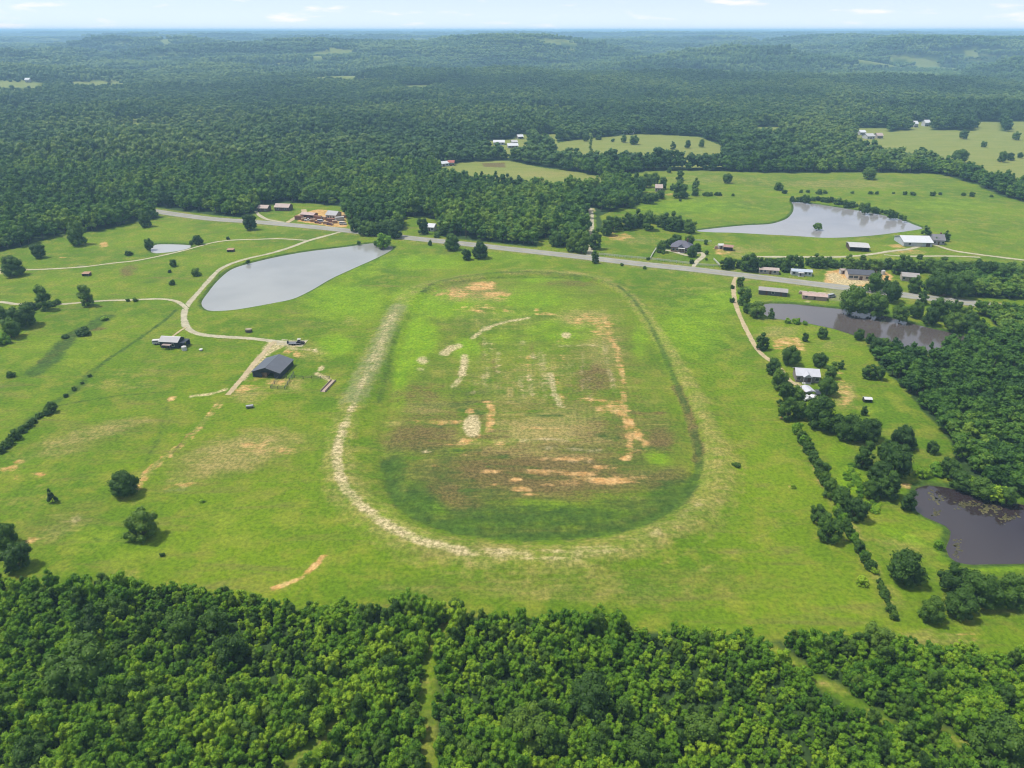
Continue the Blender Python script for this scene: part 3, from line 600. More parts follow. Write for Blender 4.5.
pond('mid', M_WATER_M, 'brown pond between the highway and the white roofed house')
pond('near', M_WATER_N, 'dark brown pond at the right edge below the wood')

# ------------------------------------------------------------------ daylight, sky, haze
EL, TO_SUN = R(65), Vector((-1.0, .12))
AZ = math.atan2(TO_SUN.x, TO_SUN.y)
w = bpy.data.worlds.new('World'); scene.world = w; w.use_nodes = True
nt = w.node_tree; nt.nodes.clear()
def wn(t, **k):
    n = nt.nodes.new(t)
    for a, b in k.items(): setattr(n, a, b)
    return n
sky = wn('ShaderNodeTexSky', sky_type='NISHITA'); sky.sun_disc = False; sky.sun_elevation = EL; sky.sun_rotation = AZ % (2 * math.pi)
sky.altitude = 200; sky.air_density = 1.0; sky.dust_density = .5; sky.ozone_density = 1.2
tc = wn('ShaderNodeTexCoord'); sep = wn('ShaderNodeSeparateXYZ'); nt.links.new(tc.outputs['Generated'], sep.inputs[0])
zq = wn('ShaderNodeMath', operation='ADD'); zq.inputs[1].default_value = .13
zc = wn('ShaderNodeMath', operation='MAXIMUM'); nt.links.new(sep.outputs[2], zc.inputs[0]); zc.inputs[1].default_value = 0
za = wn('ShaderNodeMath', operation='ADD'); nt.links.new(zc.outputs[0], za.inputs[0]); za.inputs[1].default_value = .035
nt.links.new(zc.outputs[0], zq.inputs[0]); sv = wn('ShaderNodeCombineXYZ'); nt.links.new(sep.outputs[0], sv.inputs[0]); nt.links.new(sep.outputs[1], sv.inputs[1]); nt.links.new(zq.outputs[0], sv.inputs[2]); snm = wn('ShaderNodeVectorMath', operation='NORMALIZE'); nt.links.new(sv.outputs[0], snm.inputs[0]); nt.links.new(snm.outputs[0], sky.inputs['Vector']) if 'Vector' in sky.inputs else None
dv = wn('ShaderNodeVectorMath', operation='DIVIDE'); cmb = wn('ShaderNodeCombineXYZ')
for k in range(3): nt.links.new(za.outputs[0], cmb.inputs[k])
nt.links.new(tc.outputs['Generated'], dv.inputs[0]); nt.links.new(cmb.outputs[0], dv.inputs[1])
nz = wn('ShaderNodeTexNoise'); nt.links.new(dv.outputs[0], nz.inputs['Vector']); nz.inputs['Scale'].default_value = 1.15; nz.inputs['Detail'].default_value = 7; nz.inputs['Roughness'].default_value = .58
mr = wn('ShaderNodeMapRange', interpolation_type='SMOOTHSTEP'); nt.links.new(nz.outputs['Fac'], mr.inputs[0]); mr.inputs[1].default_value = .50; mr.inputs[2].default_value = .74; mr.inputs[4].default_value = .8
lift = wn('ShaderNodeMapRange'); nt.links.new(zc.outputs[0], lift.inputs[0]); lift.inputs[1].default_value = .05; lift.inputs[2].default_value = .3; lift.inputs[4].default_value = .17
la = wn('ShaderNodeMath', operation='ADD'); nt.links.new(nz.outputs['Fac'], la.inputs[0]); nt.links.new(lift.outputs[0], la.inputs[1]); nt.links.new(la.outputs[0], mr.inputs[0])
veil = wn('ShaderNodeMapRange'); nt.links.new(zc.outputs[0], veil.inputs[0]); veil.inputs[1].default_value = 0; veil.inputs[2].default_value = .10; veil.inputs[3].default_value = .90; veil.inputs[4].default_value = 0
vm = wn('ShaderNodeMix', data_type='RGBA'); nt.links.new(veil.outputs[0], vm.inputs[0]); nt.links.new(sky.outputs[0], vm.inputs[6]); vm.inputs[7].default_value = (5.9, 6.5, 7.1, 1)
mx = wn('ShaderNodeMix', data_type='RGBA'); vis = wn('ShaderNodeMath', operation='MULTIPLY'); hi_ = wn('ShaderNodeMapRange'); nt.links.new(zc.outputs[0], hi_.inputs[0]); hi_.inputs[1].default_value = .04; hi_.inputs[2].default_value = .12
nt.links.new(mr.outputs[0], vis.inputs[0]); nt.links.new(hi_.outputs[0], vis.inputs[1]); nt.links.new(vis.outputs[0], mx.inputs[0]); nt.links.new(vm.outputs[2], mx.inputs[6]); mx.inputs[7].default_value = (7.4, 7.6, 7.9, 1)
cs = wn('ShaderNodeVectorMath', operation='MULTIPLY'); nt.links.new(tc.outputs['Generated'], cs.inputs[0]); cs.inputs[1].default_value = (17, 17, 95)
cn = wn('ShaderNodeTexNoise'); nt.links.new(cs.outputs[0], cn.inputs['Vector']); cn.inputs['Scale'].default_value = 1; cn.inputs['Detail'].default_value = 5; cn.inputs['Roughness'].default_value = .5
cr = wn('ShaderNodeMapRange', interpolation_type='SMOOTHSTEP'); nt.links.new(cn.outputs['Fac'], cr.inputs[0]); cr.inputs[1].default_value = .56; cr.inputs[2].default_value = .76; cr.inputs[4].default_value = .7
mx2 = wn('ShaderNodeMix', data_type='RGBA'); nt.links.new(cr.outputs[0], mx2.inputs[0]); nt.links.new(mx.outputs[2], mx2.inputs[6]); mx2.inputs[7].default_value = (7.6, 7.0, 7.1, 1)
mx = mx2
bg = wn('ShaderNodeBackground'); nt.links.new(mx.outputs[2], bg.inputs[0]); bg.inputs[1].default_value = SKY_STRENGTH
wo = wn('ShaderNodeOutputWorld'); nt.links.new(bg.outputs[0], wo.inputs[0])
sd = bpy.data.lights.new('sun', 'SUN'); sd.energy = SUN_STRENGTH; sd.angle = R(2.6); sd.color = (1.0, .955, .88)
so = bpy.data.objects.new('sun', sd); COL.objects.link(so); so.location = (0, 0, 300)
v = TO_SUN.normalized(); so.rotation_euler = Vector((-v.x * math.cos(EL), -v.y * math.cos(EL), -math.sin(EL))).to_track_quat('-Z', 'Y').to_euler()

hz = MB().box(-41000, 41000, -3500, 42000, -4, 132).build('haze', [])
hm = bpy.data.materials.new('air'); hm.use_nodes = True; hm.node_tree.nodes.clear()
ho = hm.node_tree.nodes.new('ShaderNodeOutputMaterial'); hv = hm.node_tree.nodes.new('ShaderNodeVolumePrincipled')
hv.inputs['Color'].default_value = (.44, .74, 1.0, 1); hv.inputs['Density'].default_value = HAZE; hv.inputs['Anisotropy'].default_value = .0
hm.node_tree.links.new(hv.outputs[0], ho.inputs['Volume'])
hz.data.materials.append(hm)
tag(hz, 'thin blue summer haze over the distant woods', 'haze', kind='stuff')

scene.view_settings.view_transform = 'Standard'; scene.view_settings.look = 'None'
scene.view_settings.gamma = 1; scene.view_settings.use_curve_mapping = False; scene.view_settings.exposure = EXPOSURE
cy = scene.cycles
cy.max_bounces = 4; cy.diffuse_bounces = 2; cy.glossy_bounces = 2; cy.transmission_bounces = 2; cy.transparent_max_bounces = 4; cy.volume_bounces = 0
cy.filter_width = 1.1; cy.use_denoising = True; cy.caustics_reflective = False; cy.caustics_refractive = False
# ------------------------------------------------------------------ foliage
def leaf_mat(name, dark, mid, light, big=None, wr=.50, wb=.20):
    t = NT(name)
    oi = t.n('ShaderNodeObjectInfo'); tone = t.attr('tone')
    big_n = t.noise(oi.outputs['Location'], big or .02, 3, .6)
    f = t.math('ADD', t.math('MULTIPLY', oi.outputs['Random'], wr), t.math('ADD', t.math('MULTIPLY', tone, .30), t.math('MULTIPLY', t.ss(big_n, .36, .64), wb)))
    lo = t.mix(t.ss(f, .12, .55), dark, mid); c = t.mix(t.ss(f, .5, .92), lo, light)
    d = t.bsdf(c, .62, .22)
    tr = t.n('ShaderNodeBsdfTranslucent'); t.put(tr.inputs['Color'], t.mix(1.0, c, (1.15, 1.35, .55), 'MULTIPLY'))
    m = t.n('ShaderNodeMixShader'); m.inputs[0].default_value = .28
    t.t.links.new(d, m.inputs[1]); t.t.links.new(tr.outputs[0], m.inputs[2])
    return t.surf(m.outputs[0])
M_BROAD = leaf_mat('broadleaf', (.024, .060, .006), (.054, .114, .009), (.112, .182, .016))
M_YOUNG = leaf_mat('young_leaf', (.040, .112, .003), (.104, .214, .005), (.235, .335, .012), .035, .52, .2)
M_WOOD = leaf_mat('woodland_leaf', (.020, .060, .006), (.056, .134, .009), (.145, .225, .018), .014, .42, .40)
M_FAR = leaf_mat('distant_leaf', (.016, .052, .010), (.046, .104, .014), (.120, .178, .026), .0034, .28, .52)
M_PINE = leaf_mat('pine_needle', (.020, .046, .014), (.034, .072, .020), (.058, .100, .030))
M_VINE = leaf_mat('vine_leaf', (.120, .190, .050), (.170, .250, .070), (.230, .310, .095))
M_BARK = plain('bark', (.085, .068, .052), .9, .3, scale=3)

def ico(n=1):
    import bmesh
    bm = bmesh.new(); bmesh.ops.create_icosphere(bm, subdivisions=n, radius=1)
    bm.verts.ensure_lookup_table()
    V = np.array([v.co[:] for v in bm.verts]); Fc = np.array([[v.index for v in f.verts] for f in bm.faces]); bm.free()
    return V, Fc
ICO1, ICO2 = ico(1), ico(2)

def crown_geo(seed, nl, leaves, ls, height=1.15, base=.22, style='round', core=1, aspect=1.0):
    """crown of diameter ~1 standing on the ground, lobes covered with leaf sprays"""
    r = np.random.default_rng(seed)
    c = np.array((0, 0, (height + base) / 2)); Rz = (height - base) / 2
    L = []; tries = 0
    while len(L) < nl:
        tries += 1
        d = r.normal(size=3); d /= np.linalg.norm(d)
        if style == 'round':
            if d[2] < -.8: continue
            if d[2] < .15: d[:2] /= max(np.hypot(d[0], d[1]), .3)
            lr = r.uniform(.13, .23); q = d * np.array((.5 - lr * .75, .5 - lr * .75, Rz - lr * .75)) * r.uniform(.68, 1.20)
            L.append((*(c + q), lr))
        elif style == 'slim':
            lr = r.uniform(.22, .34); L.append((r.uniform(-.18, .18), r.uniform(-.18, .18), base + lr + (height - base - 2 * lr) * len(L) / (nl - 1), lr))
        elif style == 'cone':
            z = r.uniform(0, 1) ** 1.2; rad = (1 - z) * .5 * r.uniform(.7, 1.1) + .04; a = r.uniform(0, 6.283)
            lr = .10 + .13 * (1 - z)
            L.append((math.cos(a) * max(rad - lr * .5, 0), math.sin(a) * max(rad - lr * .5, 0), base + lr * .6 + z * (height - base - lr), lr))
        else:   # open: few scattered clumps
            lr = r.uniform(.11, .2); q = d * np.array((.5 - lr * .6, .5 - lr * .6, Rz - lr * .6)) * r.uniform(.45, 1.1)
            L.append((*(c + q), lr))
    if style == 'round':
        L.append((c[0], c[1], c[2], .30))
        a0 = r.uniform(0, 6)
        for q_ in range(6):
            lr = r.uniform(.13, .19); L.append((math.cos(a0 + q_ * 1.047) * (.46 - lr) , math.sin(a0 + q_ * 1.047) * (.46 - lr), base + lr * r.uniform(.9, 1.4), lr))
    L = np.array(L); lw = L[:, 3] ** 2; lw /= lw.sum()
    V = []; Fc = []; T = []; nv = 0
    ltone = r.uniform(0, 1, len(L))
    # leaf sprays
    k = r.choice(len(L), leaves * 3, p=lw)
    n = r.normal(size=(leaves * 3, 3)); n[:, 2] += .45; n /= np.linalg.norm(n, axis=1)[:, None]
    rr = L[k, 3] * r.uniform(.82, 1.14, leaves * 3)
    P = L[k, :3] + n * rr[:, None]
    keep = np.ones(len(P), bool)
    for j in range(len(L)):
        d = np.linalg.norm(P - L[j, :3], axis=1); keep &= ~((k != j) & (d < L[j, 3] * .74))
    keep &= P[:, 2] > base * .55
    P = P[keep][:leaves]; n = n[keep][:leaves]; k = k[keep][:leaves]; m = len(P)
    nn = n * .9 + r.normal(size=(m, 3)) * .48; nn[:, 2] += .15; nn /= np.linalg.norm(nn, axis=1)[:, None]
    a = np.cross(nn, r.normal(size=(m, 3))); a /= np.linalg.norm(a, axis=1)[:, None]; b = np.cross(nn, a)
    s = ls * r.uniform(.55, 1.35, m)[:, None]; e = r.uniform(.5, .85, m)[:, None]
    droop = nn * s * r.uniform(-.35, .1, m)[:, None]
    q = np.stack([P + a * s, P + b * s * e + droop, P - a * s, P - b * s * e + droop * .5], 1).reshape(-1, 3)
    V.append(q); Fc += [(4 * i, 4 * i + 1, 4 * i + 2, 4 * i + 3) for i in range(m)]; T += list(np.clip(ltone[k] * .6 + r.uniform(0, .55, m), 0, 1)); nv = len(q)
    IV, IF = ICO1 if core == 1 else ICO2
    for j in range(len(L)):
        vv = L[j, :3] + IV * (L[j, 3] * .9) * (1 + r.uniform(-.16, .12, (len(IV), 1)))
        V.append(vv); Fc += [tuple(f + nv) for f in IF]; nv += len(vv); T += [ltone[j] * .45] * len(IF)  # inner cores toned darker: shade of the crown gaps put into colour
    V = np.concatenate(V); V[:, 0] *= aspect
    return V, Fc, T, L
def trunk_geo(seed, height, base, L, thick=.035, n=6, limbs=5):
    r = random.Random(seed); mb = MB()
    top = base + (height - base) * .55
    pts = [(0, 0, -.02), (r.uniform(-.01, .01), r.uniform(-.01, .01), base * .6), (r.uniform(-.02, .02), r.uniform(-.02, .02), base + .05), (r.uniform(-.04, .04), r.uniform(-.04, .04), top)]
    mb.tube(pts, [thick * 1.35, thick, thick * .8, thick * .3], n)
    for i in range(min(limbs, len(L))):
        e = L[i][:3]; z0 = base * r.uniform(.7, 1.1) + .03
        mb.tube([(0, 0, z0), (e[0] * .5, e[1] * .5, z0 + (e[2] - z0) * .6), tuple(e)], [thick * .5, thick * .35, thick * .12], 5)
    return mb
def crown_mesh(name, geo, mat, trunk=None):
    V, Fc, T, L = geo
    V = [tuple(v) for v in V]; Fc = list(Fc); T = list(T); nf = len(Fc)
    if trunk:
        o = len(V); V += trunk.v; Fc += [tuple(i + o for i in f) for f in trunk.f]; T += [.5] * len(trunk.f)
    me = bpy.data.meshes.new(name); me.from_pydata(V, [], Fc)
    me.materials.append(mat)
    if trunk:
        me.materials.append(M_BARK); me.polygons.foreach_set('material_index', [0] * nf + [1] * (len(Fc) - nf))
    at_ = me.attributes.new('tone', 'FLOAT', 'FACE'); at_.data.foreach_set('value', np.array(T, np.float32))
    # soften the inner masses, keep the leaf sprays flat
    me.polygons.foreach_set('use_smooth', [len(f) == 3 for f in Fc])
    return me
SPEC = {  # style: (lobes, leaves, leaf size, height, base, crown style, material, core)
 'oak':   (22, 1900, .030, 1.06, .04, 'round', M_BROAD, 1),
 'broad': (18, 1300, .036, 1.16, .05, 'round', M_BROAD, 1),
 'young': (12, 620, .050, 1.35, .05, 'round', M_YOUNG, 1),
 'tall':  (18, 1200, .042, 1.65, .06, 'round', M_BROAD, 1),
 'pine':  (22, 700, .055, 2.1, .10, 'cone', M_PINE, 1),
 'open':  (11, 500, .050, 1.8, .20, 'open', M_BROAD, 1),
 'slim':  (14, 500, .10, 4.4, .0, 'slim', M_VINE, 1),
 'shrub': (9, 420, .065, .74, .0, 'round', M_BROAD, 1),
 'bright': (9, 420, .065, .78, .0, 'round', M_YOUNG, 1),
}
PROTO = {}
for si, (st, (nl, lv, ls, hh, bb, cs, mt, co)) in enumerate(SPEC.items()):
    PROTO[st] = []
    for k in range(4):
        geo = crown_geo(100 * si + k, nl, lv, ls, hh * (1 + .08 * (k - 1.5)), bb, cs, co, 1 + .07 * (k - 1.5))
        tr = trunk_geo(50 * si + k, hh, bb, geo[3], .035 if st not in ('shrub', 'bright', 'young') else .022, limbs=6 if st != 'young' else 3)
        PROTO[st].append((crown_mesh('crown', geo, mt), tr.mesh('trunk', M_BARK, smooth=True), crown_mesh('tree', geo, mt, tr), hh))
NAMES = {'oak': 'broadleaf_tree', 'broad': 'broadleaf_tree', 'tall': 'broadleaf_tree', 'open': 'sparse_tree', 'young': 'young_tree', 'pine': 'small_tree', 'slim': 'slim_tree', 'shrub': 'shrub', 'bright': 'shrub'}
_k = [0]
def tree_at(x, y, D, style, label, group=None, tall=1.0, parts=True, rz=None):
    _k[0] += 1
    cr, tr, whole, hh = PROTO[style][(_k[0] * 7 + _k[0] // 3) % 4]
    z = float(H(x, y)); rz = rnd.uniform(0, 6.283) if rz is None else rz
    cat = 'shrub' if style in ('shrub', 'bright') else 'tree'
    sc = (D * rnd.uniform(.95, 1.05), D * rnd.uniform(.95, 1.05), D * tall)
    if parts:
        o = empty(NAMES[style], (x, y, z), rz); o.scale = sc
        link('crown', cr, o); link('stems' if cat == 'shrub' else 'trunk', tr, o)
    else:
        o = link(NAMES[style], whole, None, (x, y, z)); o.rotation_euler.z = rz; o.scale = sc
    return tag(o, label, cat, group)
def tree_px(cx, cy, wpx, style, label, group=None, tall=1.0, parts=None):
    """crown centre and crown width measured in the photograph, turned into a place and a size on the ground"""
    hh = SPEC[style][3] * tall; bb = SPEC[style][4]
    x, y = at(cx, cy); D = 5
    for _ in range(4):
        D = 1.08 * wpx * mpp(x, y); x, y = at(cx, cy, D * (hh + bb) / 2)
    return tree_at(x, y, D, style, label, group, tall, (wpx >= 9) if parts is None else parts)

# ------------------------------------------------------------------ woods as masses of instanced trees
def proto_coll(name, meshes):
    c = bpy.data.collections.new(name)
    for i, m in enumerate(meshes):
        o = bpy.data.objects.new(f'{name}_tree', m); c.objects.link(o)
    return c
def scatter(name, pts, scl, idx, coll, label, cat, rz=None, kind='stuff'):
    n = len(pts); me = bpy.data.meshes.new(name)
    me.vertices.add(n); me.vertices.foreach_set('co', np.ascontiguousarray(pts, np.float32).ravel())
    r = np.zeros((n, 3), np.float32); r[:, 2] = rng.uniform(0, 6.283, n) if rz is None else rz
    a = me.attributes.new('rot', 'FLOAT_VECTOR', 'POINT'); a.data.foreach_set('vector', r.ravel())
    a = me.attributes.new('scl', 'FLOAT_VECTOR', 'POINT'); a.data.foreach_set('vector', np.ascontiguousarray(scl, np.float32).ravel())
    a = me.attributes.new('pick', 'INT', 'POINT'); a.data.foreach_set('value', np.ascontiguousarray(idx, np.int32))
    o = link(name, me)
    ng = bpy.data.node_groups.new(name, 'GeometryNodeTree')
    ng.interface.new_socket('Geometry', in_out='INPUT', socket_type='NodeSocketGeometry'); ng.interface.new_socket('Geometry', in_out='OUTPUT', socket_type='NodeSocketGeometry')
    N = ng.nodes.new; Lk = ng.links.new
    gi = N('NodeGroupInput'); go = N('NodeGroupOutput'); ip = N('GeometryNodeInstanceOnPoints'); ci = N('GeometryNodeCollectionInfo')
    ci.inputs['Collection'].default_value = coll; ci.inputs['Separate Children'].default_value = True; ci.inputs['Reset Children'].default_value = True
    def na(nm, ty):
        q = N('GeometryNodeInputNamedAttribute'); q.data_type = ty; q.inputs['Name'].default_value = nm; return q.outputs['Attribute']
    e2r = N('FunctionNodeEulerToRotation'); Lk(na('rot', 'FLOAT_VECTOR'), e2r.inputs[0])
    Lk(gi.outputs[0], ip.inputs['Points']); Lk(ci.outputs[0], ip.inputs['Instance']); ip.inputs['Pick Instance'].default_value = True
    Lk(na('pick', 'INT'), ip.inputs['Instance Index']); Lk(e2r.outputs[0], ip.inputs['Rotation']); Lk(na('scl', 'FLOAT_VECTOR'), ip.inputs['Scale'])
    Lk(ip.outputs[0], go.inputs[0])
    md = o.modifiers.new('scatter', 'NODES'); md.node_group = ng
    return tag(o, label, cat, kind=kind)
def jgrid(x0, x1, y0, y1, s, jit=.42):
    gx, gy = np.meshgrid(np.arange(x0, x1, s), np.arange(y0, y1, s)); gx = gx.ravel(); gy = gy.ravel()
    gx = gx + (np.floor((gy - y0) / s) % 2) * s * .5
    return gx + rng.uniform(-jit, jit, len(gx)) * s, gy + rng.uniform(-jit, jit, len(gy)) * s
def bbox(P): P = np.asarray(P); return P[:, 0].min(), P[:, 0].max(), P[:, 1].min(), P[:, 1].max()

LOD1 = [crown_mesh('wood', g, M_WOOD, trunk_geo(k, 1.6, .3, g[3], .03, 5, 2)) for k, g in enumerate([crown_geo(900 + k, 12, 460, .062, (1.35, 1.5, 1.7, 1.9, 1.45, 1.2)[k], .3, 'round' if k != 3 else 'cone', 1) for k in range(6)])]
LOD2 = [crown_mesh('wood', crown_geo(940 + k, 7, 60, .13, (1.4, 1.6, 1.8, 1.3, 1.5)[k], .25, 'round', 1), M_FAR) for k in range(5)]
def patch(seed, crowns=40):
    """a piece of closed canopy one unit across, for the far woods"""
    r = np.random.default_rng(seed); V = []; Fc = []; T = []; nv = 0
    for i in range(crowns):
        a = r.uniform(-.62, .62, 2); D = r.uniform(.10, .2); zc = r.uniform(.05, .19); tn = r.uniform()
        v = ICO1[0] * (1 + r.uniform(-.22, .2, (len(ICO1[0]), 1))); v = v * np.array((D * .5, D * .5, D * .55)) + np.array((a[0], a[1], zc))
        V.append(v); Fc += [tuple(f + nv) for f in ICO1[1]]; nv += len(v); T += list(np.clip(tn + r.uniform(-.25, .25, len(ICO1[1])), 0, 1))
    V = np.concatenate(V)
    return V, Fc, T, None
PATCH = [crown_mesh('canopy', patch(980 + k), M_FAR) for k in range(5)]
for m in PATCH: m.polygons.foreach_set('use_smooth', [False] * len(m.polygons))

def tri_open(x, y):
    op = inside(x, y, OPEN)
    for P in FIELDS: op |= inside(x, y, P)
    return op
# --- near woods right of the infield
def wood_in(P, s, D0, D1, name, label, coll, nlod, hscale=1.0):
    x, y = jgrid(*bbox(P), s); k = inside(x, y, P)
    k &= dist_line(x, y, HWY) > 10
    for q in ('east', 'farm', 'lane'): k &= dist_line(x, y, PATHW[q][0]) > 4
    x = x[k]; y = y[k]; D = rng.uniform(D0, D1, len(x))
    return scatter(name, np.stack([x, y, H(x, y)], 1), np.stack([D, D, D * rng.uniform(.8, 1.15, len(x)) * hscale], 1), rng.integers(0, nlod, len(x)), coll, label, 'woodland')
C1 = proto_coll('woodland', LOD1); C2 = proto_coll('distant', LOD2); C3 = proto_coll('canopy', PATCH)
wood_in(WR, 3.7, 3.9, 6.6, 'woodland', 'dense green wood on the right between the two dark ponds', C1, 6, .85)
wood_in(WNR, 5.2, 5.6, 9.0, 'woodland', 'strip of tall trees at the right edge along the highway', C1, 6, .72)
# --- woods beyond the pasture
def wedge(x, y, m=1.0): return np.abs(x) < y * .80 * m + 60
x, y = jgrid(-700, 700, 400, 700, 5.8); k = wedge(x, y) & ~tri_open(x, y) & (dist_line(x, y, HWY) > 11.5)
ex = inside(x, y, np.array(WR)) | inside(x, y, np.array(WNR)); k &= ~ex & (dist_line(x, y, PATHW['lane'][0]) > 5)
for L_ in LOTS: k &= ~inside(x, y, np.array(L_))
x = x[k]; y = y[k]; D = rng.uniform(6.2, 10.8, len(x))
scatter('woodland', np.stack([x, y, H(x, y)], 1), np.stack([D, D, D * rng.uniform(.72, 1.05, len(x))], 1), rng.integers(0, 6, len(x)), C1, 'broad green wood behind the highway, closed canopy of broadleaf trees', 'woodland')
x, y = jgrid(-1750, 1750, 700, 2050, 7.6); k = wedge(x, y) & ~tri_open(x, y) & (np.hypot(x, y) < 2050)
hf = np.zeros(len(x), bool)
for P in HALF: hf |= inside(x, y, np.array(P))
k &= ~hf | (rng.uniform(size=len(x)) < .22); k &= ~clearing(x, y)
x = x[k]; y = y[k]; D = rng.uniform(7.6, 12.8, len(x))
dens = fbm(x / 150, y / 200, 41, 3)
scatter('forest', np.stack([x, y, H(x, y)], 1), np.stack([D, D, D * (.55 + .75 * dens)], 1), rng.integers(0, 5, len(x)), C2, 'wide forest rolling away beyond the fields', 'forest')
# --- forest to the horizon
px_, py_, ps = [], [], []
r_ = 1990.0
while r_ < 38000:
    s_ = max(46, r_ * .020); n = int(1.5 * r_ / (s_ * .62)); th = (np.arange(n) + rng.uniform(-.3, .3, n)) / n * 1.5 - .75
    rr = r_ + rng.uniform(-.35, .35, n) * s_
    px_.append(np.sin(th) * rr); py_.append(np.cos(th) * rr); ps.append(np.full(n, s_) * rng.uniform(.8, 1.25, n)); r_ += s_ * .62
x = np.concatenate(px_); y = np.concatenate(py_); S = np.concatenate(ps)
k = ~tri_open(x, y) & ~clearing(x, y)
x = x[k]; y = y[k]; S = S[k]
hz_ = np.minimum(S, 62) * rng.uniform(.75, 1.25, len(x)) * (.6 + .8 * fbm(x / 400, y / 400, 61, 2))
scatter('distant_forest', np.stack([x, y, H(x, y) - 3], 1), np.stack([S, S, hz_], 1), rng.integers(0, 5, len(x)), C3, 'hazy forest covering low hills to the horizon', 'forest')

# --- young wood along the bottom edge: the 300 nearest trees one by one, the rest as one mass
fx, fy = jgrid(-190, 190, 40, 170, 1.95, .46)
k = inside(fx, fy, np.array(FORE))
for j_, q in enumerate(TRAILS): k &= dist_line(fx, fy, q) > (1.4, 2.0, 1.5, 1.2)[j_]
BIG = [(78, 668, 48, 'oak'), (90, 626, 24, 'tall'), (176, 626, 27, 'broad'), (212, 622, 26, 'broad'), (113, 607, 24, 'broad'), (592, 697, 42, 'oak'), (529, 728, 36, 'oak'), (639, 747, 32, 'broad'), (1000, 744, 48, 'oak'), (230, 648, 30, 'broad'), (30, 752, 34, 'broad'), (365, 612, 20, 'broad'), (700, 728, 26, 'broad'), (880, 636, 24, 'broad')]
bl = ['largest dark tree in the bottom left wood', 'tall dark tree standing just above the largest tree of the bottom left wood', 'round blue green tree in the top rank of the left wood, left of its twin', 'round blue green tree in the left wood, right of its twin', 'mid green round tree near the upper edge of the left wood', 'broad dark tree rising in the middle of the bottom wood, largest there',
      'broad dark tree near the bottom edge, right of the grassy trail', 'olive tinted tree at the bottom edge, right of the grassy trail', 'broad olive tree filling the bottom right corner', 'wide dark tree near the orange foot track end of the wood', 'wide tree in the bottom left corner', 'pale topped tree on the upper edge of the wood left of the trail', 'dark tree near the bottom edge beneath the right hand trail', 'round tree on the upper wood edge below the hedge end']
for (cx_, cy_, wp, st), lb in zip(BIG, bl):
    o = tree_px(cx_, cy_, wp, st, lb, 'larger trees standing in the bottom wood', tall=1.0)
    D_ = o.scale[0]; k &= np.hypot(fx - o.location.x, fy - o.location.y) > D_ * .40
fx = fx[k]; fy = fy[k]; nF = len(fx)
cl = fbm(fx / 16, fy / 16, 71, 3)
fD = (1.65 + 2.1 * np.clip(cl - .25, 0, 1)) * rng.uniform(.72, 1.45, nF)
edge = dist_line(fx, fy, np.array(FORE[:21])) < 5
fD = np.where(edge, fD * 1.1, fD)
fT = rng.uniform(.85, 1.25, nF) * np.where(cl > .55, 1.1, 1)
u_, v_ = to_px(fx, fy, 2.0); show = (u_ > 4) & (u_ < 1020) & (v_ > 560) & (v_ < 764)
order = np.argsort(np.where(show, 0, 1e5) + np.hypot(fx, fy) - fD * 9)
pick = order[:300]; rest = np.setdiff1d(np.arange(nF), pick)
FL = 'small leafy tree crowded into the dense young wood along the bottom edge'
FD = 'taller dark green tree crowded among lighter ones in the young wood along the bottom edge'
for i in pick:
    if rnd.random() < .16:
        tree_at(float(fx[i]), float(fy[i]), float(fD[i]) * 1.15, 'tall', FD, 'darker young trees of the bottom wood', float(fT[i]) * .85, False)
    else:
        tree_at(float(fx[i]), float(fy[i]), float(fD[i]), 'young', FL, 'young trees of the bottom wood', float(fT[i]), False)
CYOUNG = proto_coll('young', [p[2] for p in PROTO['young'] * 3 + PROTO['tall'][:2]])
inview = (np.abs(u_[rest] - 512) < 760) & (v_[rest] < 1010)
rest = rest[inview]
scatter('young_wood', np.stack([fx[rest], fy[rest], fx[rest] * 0], 1), np.stack([fD[rest], fD[rest], fD[rest] * fT[rest]], 1), rng.integers(0, 14, len(rest)), CYOUNG, 'rest of the dense young wood along the bottom edge', 'woodland')
